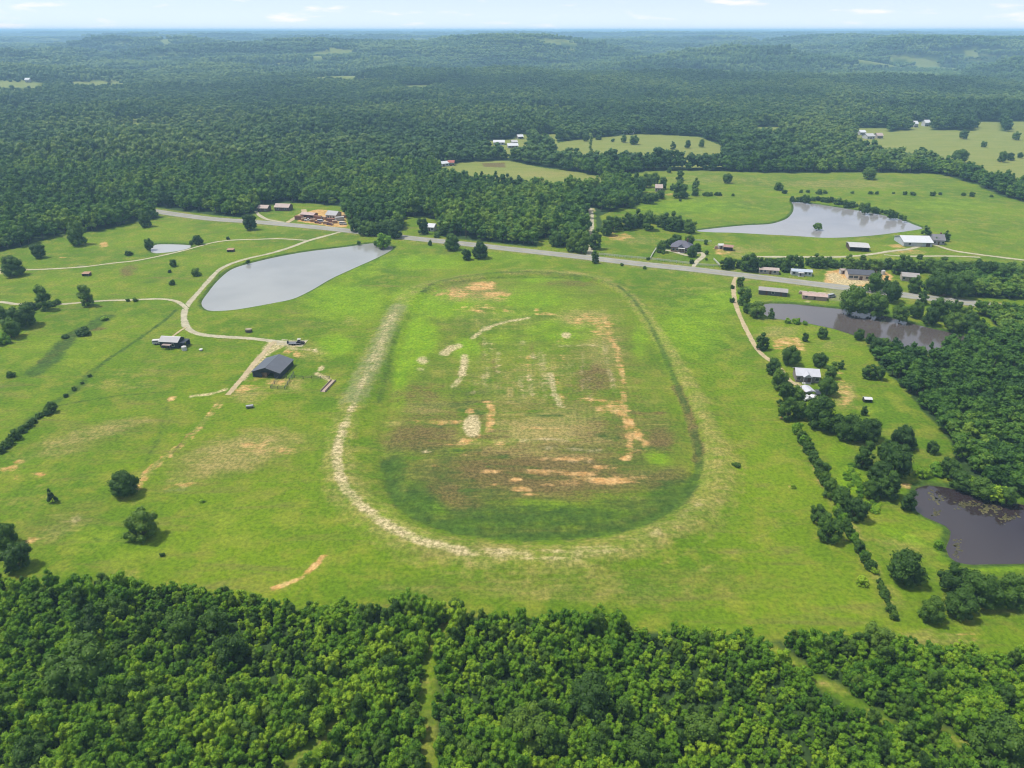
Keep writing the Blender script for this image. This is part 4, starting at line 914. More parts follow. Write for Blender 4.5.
# ------------------------------------------------------------------ trees and shrubs that stand alone or in rows
T_ = tree_px
G = {}
for a in [
 # cx, cy, width px, style, label, group, tall
 (123, 482, 25, 'oak', 'round dark tree standing on bare orange soil in the left pasture', None, .95),
 (139.5, 523.5, 28, 'broad', 'ragged broad dark tree nearest the bottom wood in the left pasture', None, .95),
 (50, 494, 9, 'pine', 'thin small tree alone in the left pasture', None, 1.0),
 (3, 534, 24, 'oak', 'dark tree cut by the left edge, upper of the pair', None, 1.1),
 (14, 556, 24, 'broad', 'dark tree near the left edge, lower of the pair', None, 1.0),
 (12, 266, 19, 'oak', 'wide round tree beside the sandy end of the upper gravel lane', None, .9),
 (38, 250, 12, 'broad', 'medium tree at the left wood edge above the wide round tree', None, 1.0),
 (76, 233, 17, 'broad', 'broad tree standing just in front of the left wood with shade below', None, 1.1),
 (148, 243, 9, 'broad', 'bushy tree at the left end of the small pale pond', None, 1.1),
 (198, 239, 9, 'oak', 'round tree at the right end of the small pale pond', None, 1.0),
 (191, 242.5, 4, 'shrub', 'low shrub on the bank between the small pond and the round tree', None, 1),
 (228, 238, 3.5, 'shrub', 'tiny shrub on the bank right of the small pond', None, 1),
 (250, 221, 12, 'broad', 'dark tree beside the highway at the cabin drive', None, 1.1),
 (145, 219, 12, 'broad', 'tree at the highway end of the left wood', None, 1.0),
 (173, 262.5, 7, 'oak', 'upper small round tree of three below the gravel lane', None, 1.0),
 (169.5, 271, 4, 'shrub', 'middle small bush of three below the gravel lane', None, 1.0),
 (172, 282.5, 6, 'shrub', 'lowest small bush of three below the gravel lane', None, 1.0),
 (196, 272, 9, 'shrub', 'dark leaning bush left of the large grey pond', None, 1.0),
 (128, 253, 7, 'shrub', 'low dark shrub in the grass left of the small pond', None, .8),
 (247.5, 261.5, 4.5, 'shrub', 'shrub on the edge of the large pond beside the drive', None, 1.0),
 (85, 293.5, 14, 'tall', 'tall dark tree on the lower gravel lane', None, 1.0),
 (41, 296, 15, 'tall', 'tall dark tree where the tree row meets the lower lane', None, 1.05),
 (22, 315, 21, 'oak', 'large dark tree in the row at the left edge below the lane', None, .95),
 (8, 327, 17, 'broad', 'dark tree at the left edge at the low end of the row', None, 1.0),
 (0, 312, 11, 'broad', 'small tree cut by the left edge above the row', None, 1.0),
 (32, 306, 10, 'shrub', 'bright bushy shrub between two dark trees of the left row', None, 1.0),
 (2, 338, 14, 'bright', 'bright shrub at the lowest end of the left row', None, 1.0),
 (57, 301.5, 7, 'shrub', 'shrub on the lower lane right of the tall tree', None, 1.0),
 (50, 304, 8, 'shrub', 'low dark thicket just below the lower lane', None, .7),
 (135, 299.5, 5, 'shrub', 'dark bush on the lower gravel lane near the drive junction', None, .9),
 (127.5, 300, 4, 'shrub', 'small bush on the lower lane, left of its neighbour', None, .9),
 (82, 331.5, 13, 'shrub', 'dark thicket in the weedy hollow of the left pasture', None, .75),
 (65, 336, 8, 'shrub', 'small thicket at the lower end of the weedy hollow', None, .6),
 (10, 374, 9, 'shrub', 'dark bush at the left edge above the hedge', None, .9),
 (104, 318, 8, 'bright', 'low green clump at the upper end of the weedy hollow', None, .5),
 (162, 554.5, 5, 'shrub', 'small dark shrub alone in grass below the ragged tree', None, .9),
 (202, 501, 6, 'bright', 'small weedy clump in the grass right of the orange soil', None, .5),
 (383, 240.5, 15, 'bright', 'green bush on the right tip of the large grey pond', None, 1.1),
 (377, 243, 7, 'shrub', 'dark small bush on the pond tip beside the green bush', None, 1.0),
 (358.5, 242.5, 4, 'shrub', 'tiny bush on the far bank of the large pond', None, 1.2),
 (430, 243, 4, 'shrub', 'small dark conical bush beside the highway below the white house', None, 1.6),
 (452, 242, 14, 'oak', 'round dark tree on the highway verge below the white house', None, 1.0),
 (480, 250, 15, 'oak', 'bright broad tree on the highway verge above the track', None, .95),
 (466.5, 254, 9, 'broad', 'smaller tree left of the bright broad tree on the verge', None, 1.0),
 (422, 225, 10, 'tall', 'dark tree at the left of the white house in the clearing', None, 1.0),
 (426, 231.5, 6, 'shrub', 'shrub in front of the white house in the clearing', None, 1.0),
 (441, 228, 9, 'tall', 'sparse olive tree right of the white house', None, .85),
 (437, 235, 6, 'shrub', 'shrub at the highway below the sparse olive tree', None, 1.0),
 (595.5, 257, 7.5, 'tall', 'dark tree on the highway verge at the lane', None, .9),
 (622, 264.5, 3.5, 'shrub', 'lone shrub on the verge right of the lane tree', None, 1.0),
 (645, 267.5, 4, 'shrub', 'second lone shrub on the near verge', None, 1.0),
 (582, 240, 15, 'tall', 'tall tree left of the straight lane at the highway', None, .95),
 (596, 238, 11, 'tall', 'tall tree right of the straight lane at the highway', None, 1.1),
 (571, 244, 10, 'broad', 'tree by the highway left of the lane in the clearing', None, 1.2),
 (557, 238, 13, 'broad', 'broad tree in front of the half hidden house', None, 1.0),
 (661.5, 246, 9, 'broad', 'dark tree at the left end of the brick house', None, 1.1),
 (667, 243, 7, 'broad', 'tree close behind the left end of the brick house', None, 1.1),
 (676, 239.5, 13, 'broad', 'wide tree behind the brick house', None, .9),
 (689.5, 239.5, 8, 'broad', 'tree behind the right end of the brick house', None, 1.1),
 (692.5, 251, 10, 'oak', 'round tree on the lawn in front of the brick house', None, .95),
 (698, 247.5, 7, 'oak', 'small round tree right of the brick house', None, 1.0),
 (706, 242, 4, 'oak', 'upper of three small lawn trees right of the brick house', None, 1.1),
 (706.8, 252, 4, 'oak', 'middle of three small lawn trees right of the brick house', None, 1.1),
 (706.5, 259, 3, 'shrub', 'lowest of three small lawn trees right of the brick house', None, 1.1),
 (692, 261.5, 4.5, 'shrub', 'dark bush at the mouth of the brick house driveway', None, 1.2),
 (648, 258.5, 3.5, 'shrub', 'small bush at the corner of the white fence', None, 1.1),
 (663, 252.8, 3, 'shrub', 'small bush on the lawn of the brick house', None, 1.0),
 (680.5, 175, 8, 'broad', 'round tree alone in the upper middle field', None, 1),
 (741, 281, 7, 'tall', 'narrow dark tree beside the top of the dirt drive', None, .95),
 (744, 295, 13, 'tall', 'tall green tree on the right of the dirt drive', None, .85),
 (757, 309, 14, 'broad', 'broad tree at the left end of the brown pond', None, .9),
 (748, 307, 9, 'broad', 'tree between the dirt drive and the brown pond', None, 1.0),
 (772, 313.5, 6, 'tall', 'narrow tree standing at the brown pond edge', None, .95),
 (788, 320.5, 6, 'bright', 'shrub on the near shore of the brown pond, left of three', None, 1),
 (797, 320.5, 8, 'bright', 'shrub on the near shore of the brown pond, middle of three', None, 1),
 (805, 322.5, 5, 'bright', 'shrub on the near shore of the brown pond, right of three', None, 1),
 (732.5, 287, 4, 'shrub', 'dark shrub on the fence line at the top of the dirt drive', None, 1.2),
 (732, 300, 5, 'shrub', 'dark shrub left of the dirt drive opposite the tall tree', None, 1.2),
 (763, 341, 12, 'tall', 'dark tree at the bend of the dirt drive', None, .8),
 (791.5, 355, 17, 'oak', 'large round tree behind the white roofed house', None, 1.05),
 (821, 358.5, 13, 'oak', 'round tree right of the large one behind the white roofed house', None, 1.05),
 (805.5, 336.5, 6.5, 'tall', 'narrow tree at the corner of the bare orange patch', None, .85),
 (823, 333, 9, 'oak', 'small round tree above the bare patch near the pond', None, 1.0),
 (841, 364.5, 6, 'tall', 'pale thin tree in the yard right of the white roofed house', None, .8),
 (831.5, 370, 11, 'tall', 'dark tree at the right end of the white roofed house', None, .85),
 (828, 385.5, 17, 'oak', 'broad tree in front of the right end of the white roofed house', None, 1.0),
 (860, 333.5, 9.5, 'broad', 'round tree on the point where the brown pond bends', None, 1.1),
 (870.5, 337.5, 9, 'broad', 'pale round tree beside the brown pond at the wood corner', None, 1.1),
 (870, 371, 11, 'tall', 'left dark tree of a pair in the field beside the right wood', None, .8),
 (879, 372, 11, 'broad', 'right dark tree of a pair in the field beside the right wood', None, 1.1),
 (775.5, 366, 14, 'broad', 'first tree of the shade row beside the dirt drive', None, 1.0),
 (781, 378, 16, 'broad', 'second tree of the shade row beside the dirt drive', None, 1.1),
 (786, 393, 17, 'tall', 'tall tree in the shade row left of the metal carport', None, .95),
 (797, 395, 15, 'tall', 'tall tree touching the carport at the lower end of the drive', None, .9),
 (789, 408, 15, 'tall', 'dark tree at the low corner of the house yard', None, .9),
 (800, 409, 13, 'broad', 'tree beside the low corner of the house yard', None, 1.2),
 (824, 412, 29, 'oak', 'large round dark tree below the house yard', None, 1.0),
 (865, 410, 7, 'tall', 'small dark tree below the white topped shelter', None, .85),
 (850, 426, 27, 'oak', 'broad dark tree, left half of the clump in the middle of the right field', None, .95),
 (871, 429, 22, 'oak', 'dark tree, right half of the clump in the middle of the right field', None, 1.0),
 (838, 424, 16, 'broad', 'tree wedged between two large dark trees below the yard', None, 1.0),
 (865, 454, 17, 'tall', 'tall leafy tree left of the overgrown hollow', None, .95),
 (884, 447, 11, 'tall', 'small dark tree above the overgrown hollow', None, .9),
 (903, 436.5, 20, 'broad', 'round dark tree in the field left of the right wood', None, 1.0),
 (913, 443, 9, 'tall', 'narrow tree attached to the right of the round field tree', None, .9),
 (933, 446, 11, 'broad', 'lone round tree close to the right wood edge', None, 1.1),
 (897, 458, 28, 'broad', 'wide grey green tree in the overgrown hollow', None, 1.05),
 (881, 471, 21, 'oak', 'round tree in the overgrown hollow, left of the wide one', None, 1.0),
 (891, 484, 20, 'tall', 'tall bright tree at the low end of the overgrown hollow', None, .85),
 (873, 488, 17, 'broad', 'bushy tree at the left of the overgrown hollow', None, 1.0),
 (910, 499, 17, 'tall', 'tall tree on the left shore of the dark pond', None, .75),
 (923, 472, 14, 'bright', 'bushy growth at the upper shore of the dark pond', None, 1.0),
 (938, 470, 14, 'bright', 'yellow green bushes near the wood corner above the dark pond', None, .9),
 (909, 565.5, 33, 'oak', 'large round tree alone in the lower right field', None, .95),
 (932, 607.5, 23, 'broad', 'grey green tree with pale leaves lowest in the right field', None, 1.0),
 (962, 603, 28, 'oak', 'round tree at the lower left of the right edge clump', None, .9),
 (956, 576, 27, 'broad', 'tree at the upper left of the right edge clump', None, 1.0),
 (985, 588, 36, 'oak', 'largest tree in the middle of the right edge clump', None, .95),
 (1014, 591, 26, 'broad', 'tree at the right edge of the picture in the clump', None, 1.05),
 (862, 581, 12, 'bright', 'grey green bush beside the hedge with a pale dead stem', None, .8),
 (939, 545, 10, 'bright', 'bright bush on the grassy shore left of the dark pond', None, .9),
 (736.5, 464.5, 8, 'shrub', 'small dark bush right of the old track', None, .9),
 (793.5, 485.5, 5, 'young', 'tiny young tree beside a pale bare spot in the right pasture', None, .8),
 (819, 512, 17, 'broad', 'dark cluster tree on the fence line, left of the hedge', None, 1.05),
 (830, 528, 22, 'oak', 'round green tree leaning from the hedge into the pasture', None, 1.05),
 (844, 496, 19, 'oak', 'dark round tree of the hedge, upper of the tall pair', None, 1.0),
 (856, 508, 20, 'broad', 'dark round tree of the hedge, lower of the tall pair', None, 1.0),
 (833, 488, 16, 'broad', 'dark tree in the middle of the hedge', None, 1.05),
 (823, 468, 15, 'tall', 'thin grey green tree in the upper hedge', None, .75),
 (818.5, 226, 9, 'shrub', 'round bush on the islet in the far pond', None, .9),
 (926, 232, 8, 'tall', 'dark tree at the right end of the white barn', None, .85),
 (947, 236, 6.5, 'tall', 'narrow dark tree right of the grey farmhouse', None, .9),
 (936, 240, 6, 'broad', 'tree in front of the grey farmhouse', None, 1.0),
 (908, 257, 4, 'shrub', 'left bush between the two farm lanes', None, 1.1),
 (920, 256.5, 6, 'shrub', 'right bush between the two farm lanes', None, 1.1),
 (853.5, 297, 28, 'oak', 'large tree between the highway and the brown pond', None, .95),
 (874, 303, 22, 'broad', 'bright green tree on the far shore of the brown pond', None, .95),
 (874, 281, 16, 'broad', 'tree in front of the long grey roofed store', None, 1.0),
 (887, 282, 7, 'tall', 'narrow tree right of the sandy store lot', None, .95),
 (892.5, 291, 18, 'oak', 'round tree on the near verge of the highway', None, 1.05),
 (902, 311, 16, 'broad', 'tree on the far shore of the brown pond, left of the gap', None, 1.05),
 (918, 308, 13, 'broad', 'tree right of the gap on the far shore of the pond', None, 1.2),
 (924, 297, 9, 'tall', 'small tall tree at the highway near the right wood', None, .9),
 (931, 315, 13, 'broad', 'tree in the rank along the right end of the pond', None, 1.2),
 (940, 308, 17, 'broad', 'wide tree at the right end of the highway bank', None, 1.1),
 (884, 308, 11, 'bright', 'bushy growth on the far pond shore', None, 1.0),
 (916, 283, 15, 'broad', 'bushy tree beyond the highway right of the small grey roof', None, 1.0),
 (937, 281, 22, 'oak', 'large tree at the orange bank beyond the highway', None, 1.0),
 (959, 284, 22, 'oak', 'large tree in the rank beyond the highway at the right', None, 1.0),
 (591, 146, 4.6, 'tower', None, None, 1),
 (586, 137, 6, 'broad', 'tree at the upper edge of the yellow field beside the tall slim tree', None, 1),
 (599, 137.3, 6, 'shrub', 'first clump on the upper edge of the yellow field', None, 1),
 (612.5, 140, 4, 'shrub', 'small shrub in the top of the yellow field', None, 1),
 (624, 138, 6, 'broad', 'left tree of the dark group under the long white building', None, 1.1),
 (634, 139, 9, 'broad', 'right tree of the dark group under the long white building', None, .9),
 (673, 145.3, 5, 'tall', 'left tree of three in the yellow field', None, .85),
 (687.3, 144, 6, 'oak', 'middle tree of three in the yellow field', None, 1.1),
 (701.5, 143, 5.5, 'oak', 'right tree of three in the yellow field', None, 1.2),
 (669.5, 169.5, 4.5, 'tall', 'small dark tree in front of the tree belt', None, .8),
 (728, 177.5, 9, 'oak', 'round tree alone in the field right of the hidden houses', None, 1.0),
 (733, 194.6, 3.5, 'shrub', 'small bush right end of the shrub row in the middle field', None, 1),
 (680.5, 200, 2.6, 'shrub', 'tiny bush in the bright middle field', None, 1.2),
 (695.8, 184, 7, 'tall', 'tall narrow tree in the middle field', None, .9),
 (695, 191.5, 7, 'broad', 'bushy tree under the tall narrow tree in the middle field', None, .9),
 (681, 188.5, 14, 'broad', 'wide tree group right of the hidden houses', None, 1.0),
 (647, 179, 13, 'broad', 'wide dark tree at the left of the hidden houses', None, .95),
 (663, 182, 9, 'tall', 'tall dark tree beside the hidden houses', None, .85),
 (655, 178, 8, 'broad', 'dark tree between two others at the hidden houses', None, 1.1),
 (662, 194, 5, 'broad', 'small tree below the hidden houses', None, 1.1),
 (672, 187, 4, 'tall', 'narrow dark tree by the bare yard of the hidden houses', None, .9),
 (613.5, 173.5, 8, 'broad', 'round tree at the left corner of the middle field', None, 1.0),
 (770, 177, 0, '', '', None, 1),
 (961.5, 155, 13, 'oak', 'large tree alone in the far right field', None, .95),
 (964.5, 133.5, 8, 'broad', 'tree on the upper edge of the far right field', None, 1.0),
 (984, 144, 5, 'oak', 'small round tree in the upper far right field', None, 1.0),
 (1002.5, 156, 8, 'broad', 'left tree of three at the right edge of the far field', None, 1.1),
 (1011.5, 156.5, 7, 'oak', 'middle tree of three at the right edge of the far field', None, .9),
 (1020.5, 155, 5, 'oak', 'right tree of three at the right edge of the far field', None, 1.0),
 (1017, 135, 8, 'broad', 'tree in the top right corner of the far field', None, .9),
 (779, 186, 10, 'shrub', 'round bush in the middle field above the far pond', None, 1.0),
 (870, 172.5, 11, 'broad', 'round tree standing out in front of the tree belt', None, .9),
]:
    if not a[2] or a[3] == 'tower': continue
    T_(a[0], a[1], a[2], a[3], a[4], a[5], a[6])
T_(591, 145.5, 4.6, 'slim', 'very tall slim pale green tree rising over the yellow field', None, 1.0, False)

def row(pts, n, wa, wb, styles, label, group, jit=1.2, tall=(.9, 1.15), loose=0.0):
    P = np.array(pts, float); s = np.r_[0, np.cumsum(np.hypot(*np.diff(P, axis=0).T))]
    for k in range(n):
        q = s[-1] * min(max((k + rnd.uniform(.25 - loose, .75 + loose)) / n, 0), 1)
        T_(np.interp(q, s, P[:, 0]) + rnd.uniform(-jit, jit) * .4, np.interp(q, s, P[:, 1]) + rnd.uniform(-jit, jit) * .5, rnd.uniform(wa, wb), rnd.choice(styles), label, group, rnd.uniform(*tall), False)
row([(798, 428), (806, 440), (813, 456), (820, 470), (827, 480)], 19, 6, 13, ['broad', 'shrub', 'bright', 'shrub'], 'shrubby tree in the upper part of the hedge right of the old track', 'upper hedge trees', 2.4)
row([(837, 508), (846, 523), (853, 536), (861, 547), (868, 560), (875, 571)], 21, 7, 12, ['shrub', 'broad', 'bright'], 'round bush in the trimmed looking row that runs down to the bottom wood', 'lower hedge bushes', 1, (1.0, 1.25))
row([(878, 578), (886, 597), (893, 612), (897, 620)], 9, 5, 10, ['shrub', 'broad'], 'small bush at the lowest end of the hedge above the bottom wood', 'hedge end bushes', 1)
row([(0, 450), (12, 437), (24, 427), (36, 418), (47, 410), (56, 402)], 14, 5, 10, ['shrub', 'broad'], 'dark bush in the hedge on the left edge of the pasture', 'left hedge bushes', 1)
row([(60, 399), (80, 385), (94, 370)], 4, 3, 6, ['shrub'], 'sparse small bush where the left hedge thins out', 'thin hedge bushes', 1)
row([(605, 225), (622, 221), (640, 219), (655, 218.5), (668, 220.5), (680, 223), (694, 226)], 15, 9, 14, ['broad', 'tall'], 'tree in the dark row above the brick house', 'row above the brick house', 1.5, (.8, 1.0))
row([(722, 262), (740, 262.5), (760, 262), (790, 262), (820, 261.5), (845, 263), (870, 264), (900, 264), (930, 265), (960, 266), (1024, 270)], 44, 8, 13, ['broad', 'broad', 'tall'], 'tree in the long belt between the farm road and the highway', 'belt above the highway', 2.4, (.75, 1.0))
row([(940, 272), (975, 270), (1020, 274)], 8, 14, 20, ['broad', 'oak'], 'larger tree at the right end of the long belt', 'right end of the belt', 3, (.8, 1.0))
row([(790, 199), (820, 198.5), (832, 200), (850, 204), (870, 208), (890, 213), (908, 219)], 24, 4, 8, ['shrub', 'broad', 'shrub'], 'bush on the dam above the far pond', 'dam bushes', 1, (.9, 1.2))
row([(770, 191), (800, 191.5), (840, 192), (870, 192.5), (885, 193), (910, 193), (930, 193.4), (948, 193.6), (975, 194.4), (1005, 196.5)], 17, 2.2, 6, ['shrub'], 'small shrub on the fence line across the right hand field', 'fence line shrubs', .8, (.7, 1.2), 1.1)
row([(702, 193.8), (722, 194)], 5, 4, 6, ['shrub'], 'shrub in the short row of the middle field', 'middle field shrubs', .5)
row([(628, 203), (640, 200), (652, 197), (662, 194)], 7, 6, 9, ['broad', 'shrub'], 'tree on the lower edge of the hidden houses', 'trees below the hidden houses', 1.5)
row([(884, 354), (893, 347), (880, 346), (872, 343)], 6, 9, 13, ['broad'], 'tree on the point between the brown pond and the right wood', 'pond point trees', 2)
row([(958, 480), (975, 484), (992, 491), (1010, 496)], 7, 13, 20, ['broad', 'bright'], 'low overhanging tree on the wooded shore of the dark pond', 'dark pond shore trees', 2, (.75, .95))
row([(955, 470), (948, 462)], 2, 14, 18, ['broad'], 'grey green tree at the corner of the right wood', 'wood corner trees', 2)
row([(848, 466), (858, 476), (850, 484), (862, 492), (868, 476), (846, 478), (856, 470), (872, 500), (880, 508), (860, 505)], 34, 4, 9, ['bright'], 'low bright weedy bush in the overgrown hollow', 'weedy bushes in the hollow', 9, (.35, .7))
row([(955, 304), (967, 312), (975, 322), (985, 330), (950, 318), (962, 326)], 9, 11, 16, ['broad', 'bright'], 'tree on the bank at the right end of the brown pond', 'right pond bank trees', 2)
row([(112, 122), (150, 120), (200, 121), (250, 120), (270, 122)], 14, 3, 5, ['broad'], 'scattered tree in the far clearing on the left', 'clearing trees', 1)
row([(352, 224), (362, 226), (374, 228), (388, 229), (399, 228)], 7, 13, 18, ['oak', 'broad'], 'round tree in the rank along the highway right of the cluttered yard', 'rank right of the yard', 1.5, (.75, .95))

# ------------------------------------------------------------------ buildings
COLS = {}
def mc(name, col, rough=.6, var=.12, **k):
    if name not in COLS: COLS[name] = plain(name, tuple(v * .56 for v in col) if max(col) > .1 else col, rough, var, **k)
    return COLS[name]
WIN = mc('window_glass', (.03, .035, .045), .12, .2, spec=.6)
TRIM = mc('white_trim', (.72, .71, .68), .6, .06)
DOOR = mc('door_brown', (.16, .08, .05), .6, .15); CONC = mc('concrete', (.42, .39, .34), .9, .15); BLACK = mc('black_steel', (.02, .02, .022), .5, .2)
RUB = mc('rubber', (.02, .02, .02), .8, .1); STEEL = mc('grey_steel', (.33, .34, .36), .4, .15, metal=.6); WOODM = mc('weathered_wood', (.28, .22, .16), .9, .2)
def place(cx, cy, dz=0.0):
    x, y = at(cx, cy, dz); return x, y, float(H(x, y))
def ends(a, b, dz=0.0):
    A = np.array(at(*a, dz)); B = np.array(at(*b, dz)); c = (A + B) / 2; d = B - A
    return (c[0], c[1], float(H(*c))), float(np.hypot(*d)), math.atan2(d[1], d[0])
def gable(name, label, cat, loc, L, Wd, h, rise, rot, wall, roof, over=.45, group=None, doors=((0, 1),), wins=(), open_front=False, open_end=None, hip=0.0, chimney=False, porch=None, garage=None, eave_trim=None):
    """ridge along local x, front towards local -y"""
    o = empty(name, loc, rot)
    a, b = L / 2, Wd / 2; mb = MB()
    if open_front or open_end:
        tk = .18
        if not open_front: mb.box(-a, a, -b, -b + tk, 0, h)
        else:
            n = max(3, int(L / 3.2))
            for i in range(n + 1): mb.box(-a + (2 * a - .2) * i / n, -a + (2 * a - .2) * i / n + .2, -b, -b + .2, 0, h)
            mb.box(-a, a, -b - .02, -b + .16, h - .45, h + .02)
        mb.box(-a, a, b - tk, b, 0, h)
        G_ = lambda x0, x1: mb.prism([(-b + tk, 0), (b - tk, 0), (b - tk, h), (0, h + rise - .12), (-b + tk, h)], 'x', x0, x1)
        G_(-a, -a + tk) if open_end != 'left' else (mb.box(-a, -a + tk, -b + tk, -b * .55, 0, h), mb.box(-a, -a + tk, b * .35, b - tk, 0, h), mb.prism([(-b + tk, h + .001), (b - tk, h + .001), (0, h + rise - .12)], 'x', -a, -a + tk))
        G_(a - tk, a) if open_end != 'right' else (mb.box(a - tk, a, -b + tk, -b * .55, 0, h), mb.box(a - tk, a, b * .35, b - tk, 0, h), mb.prism([(-b + tk, h + .001), (b - tk, h + .001), (0, h + rise - .12)], 'x', a - tk, a))
    elif hip:
        mb.box(-a, a, -b, b, 0, h)
    else:
        mb.prism([(-b, 0), (b, 0), (b, h), (0, h + rise), (-b, h)], 'x', -a, a)
    mb.build('wall', wall, o)
    s = rise / b; t = .16; r = MB()
    if hip:
        e = over; z = h + .003; k = a - hip
        r.add([(-a - e, -b - e, z), (a + e, -b - e, z), (a + e, b + e, z), (-a - e, b + e, z), (-k, 0, h + rise), (k, 0, h + rise)], [(0, 1, 5, 4), (2, 3, 4, 5), (1, 2, 5), (3, 0, 4), (3, 2, 1, 0)])
    else:
        ez = h - over * s
        for sg in (-1, 1):
            q = [(sg * (b + over), ez + .02), (sg * (b + over), ez + .02 + t), (0, h + rise + .02 + t), (0, h + rise + .02)]
            r.prism(q, 'x', -a - over, a + over)
    ro = r.build('roof', roof, o)
    if not hip:
        rc = MB().prism([(-.28, h + rise + t - .28 * s + .03), (0, h + rise + t + .06), (.28, h + rise + t - .28 * s + .03), (0, h + rise + t - .1)], 'x', -a - over - .01, a + over + .01)
        rc.build('ridge_cap', roof, ro)
    if chimney:
        MB().box(a * .45, a * .45 + .8, .5, 1.3, h + rise * .5, h + rise + 1.0).build('chimney', mc('brick_red', (.25, .11, .07), .85), ro)
    if not open_front:
        for dx, sc in doors:
            d = MB().box(dx - .5 * sc, dx + .5 * sc, -b - .06, -b - .003, .05, 2.1).build('door', DOOR, o)
            MB().box(dx + .32 * sc, dx + .4 * sc, -b - .12, -b - .062, .98, 1.06).build('handle', STEEL, d)
        for wx, ww in wins:
            f = MB()
            z0, z1 = .95, 2.15
            f.box(wx - ww / 2 - .1, wx + ww / 2 + .1, -b - .07, -b - .003, z1, z1 + .1); f.box(wx - ww / 2 - .1, wx + ww / 2 + .1, -b - .09, -b - .003, z0 - .1, z0)
            f.box(wx - ww / 2 - .1, wx - ww / 2, -b - .07, -b - .003, z0, z1); f.box(wx + ww / 2, wx + ww / 2 + .1, -b - .07, -b - .003, z0, z1)
            w_ = f.build('window', TRIM, o)
            MB().box(wx - ww / 2, wx + ww / 2, -b - .03, -b - .004, z0, z1).build('pane', WIN, w_)
    if garage:
        MB().box(garage - 1.7, garage + 1.7, -b - .07, -b - .003, .03, 2.4).build('garage_door', TRIM, o)
    if porch:
        px0, px1, dp = porch; m = MB(); m.box(px0, px1, -b - dp, -b - .005, h - .35, h - .2)
        n = max(2, int((px1 - px0) / 2.5))
        for i in range(n + 1): xx = px0 + .1 + (px1 - px0 - .2) * i / n; m.box(xx - .07, xx + .07, -b - dp + .03, -b - dp + .17, .12, h - .36)
        m.box(px0, px1, -b - dp, -b - .006, 0, .12); m.build('porch', TRIM, o)
    tag(o, label, cat, group)
    return o

# dark open barn in the left pasture
z_ = 2.3
A, B, C_ = [np.array(at(*q, z_)) for q in ((252.5, 371.2), (279.2, 373.6), (292.6, 360.2))]
ax = C_ - B; Lb = np.hypot(*ax); rotb = math.atan2(ax[1], ax[0]); Wb = np.hypot(*(B - A)); ctr = (A + C_) / 2
barn = gable('barn', 'open ended barn with dark grey metal roof beside the dirt track', 'barn', (ctr[0], ctr[1], 0), Lb, Wb, z_, 1.9, rotb, mc('navy_metal', (.022, .027, .040), .45), mc('dark_grey_roof', (.115, .125, .150), .42, .1, spec=.5, streak=(.4, 9, 1)), .35, open_end='left', doors=(), open_front=False)
hb = MB(); hb.box(-Lb / 2 + 1.2, -Lb / 2 + 4.2, .4, Wb / 2 - .8, 0, 1.5); hb.box(-Lb / 2 + 1.4, -Lb / 2 + 3.6, .7, Wb / 2 - 1.2, 1.502, 2.3)
o = hb.build('hay_stack', mc('hay', (.46, .30, .19), .95, .25), None, (ctr[0], ctr[1], 0)); o.rotation_euler.z = rotb
tag(o, 'stack of pinkish tan hay inside the mouth of the dark barn', 'hay')
# navy shed with lean-to
z_ = 2.9
L0, rot0 = ends((162.5, 339.2), (181, 341.2), 3.6)[1:]
c0 = at(172.5, 343, 1.2)
shed = gable('shed', 'small navy shed with pale grey roof and open side lean-to', 'shed', (c0[0], c0[1], 0), 8.0, 5.4, z_, 1.25, -.12, mc('navy_metal', (.022, .027, .040)), mc('pale_grey_roof', (.165, .165, .19), .4, .08, spec=.5, streak=(9, .4, 1)), .4, doors=((-1.2, 1.1),), wins=((1.8, 1.0),))
m = MB(); m.prism([(-2.5, 2.35), (2.5, 2.35), (2.5, 2.5), (-2.5, 2.5)], 'x', 4.45, 6.6); 
for xx, yy in ((6.4, -2.4), (6.4, 2.2), (6.4, -.1)): m.box(xx, xx + .18, yy, yy + .18, 0, 2.35)
m.box(4.5, 6.5, 2.3, 2.45, 0, 2.35); m.build('lean_to', mc('navy_metal', (0, 0, 0)), shed)
m = MB(); m.box(-2.2, 1.6, -4.7, -2.75, 1.95, 2.07)
for xx in (-2.1, 1.4): m.box(xx, xx + .12, -4.6, -4.48, 0, 1.95)
m.build('awning', mc('rusty_pink', (.40, .30, .27), .8), shed)
def small(name, label, cat, px, py, parts, rot=0.0):
    x, y, z = place(px, py); o = empty(name, (x, y, z), rot)
    for nm, mb, mat in parts: mb.build(nm, mat, o)
    return tag(o, label, cat)
def wheels(xs_, y, r=.36, w=.22):
    m = []
    for x in xs_:
        for s in (-1, 1): m.append(('wheel', MB().prism([(x + r * math.cos(q), r + r * math.sin(q)) for q in [k * math.pi / 7 for k in range(14)]], 'y', s * y - w / 2, s * y + w / 2), RUB))
    return m
small('stock_trailer', 'white stock trailer parked at the left end of the navy shed', 'trailer', 157.5, 344.2, [('body', MB().prism([(-1.7, .5), (1.7, .5), (1.9, 1.0), (1.7, 2.1), (-1.7, 2.1)], 'y', -.9, .9), TRIM), ('hitch', MB().box(1.75, 2.9, -.08, .08, .5, .62), STEEL), ('slat_opening', MB().box(-1.5, 1.3, -.93, -.903, 1.45, 1.75), WIN)] + wheels((-.4, .45), .98), .15)
small('water_tank', 'white water tank in front of the navy shed gable', 'tank', 184.5, 350.2, [('body', MB().tube([(0, 0, 0), (0, 0, 1.7)], 1.0, 14), TRIM), ('lid', MB().tube([(0, 0, 1.7), (0, 0, 1.95), (0, 0, 2.02)], [.85, .4, .25], 12), TRIM)])
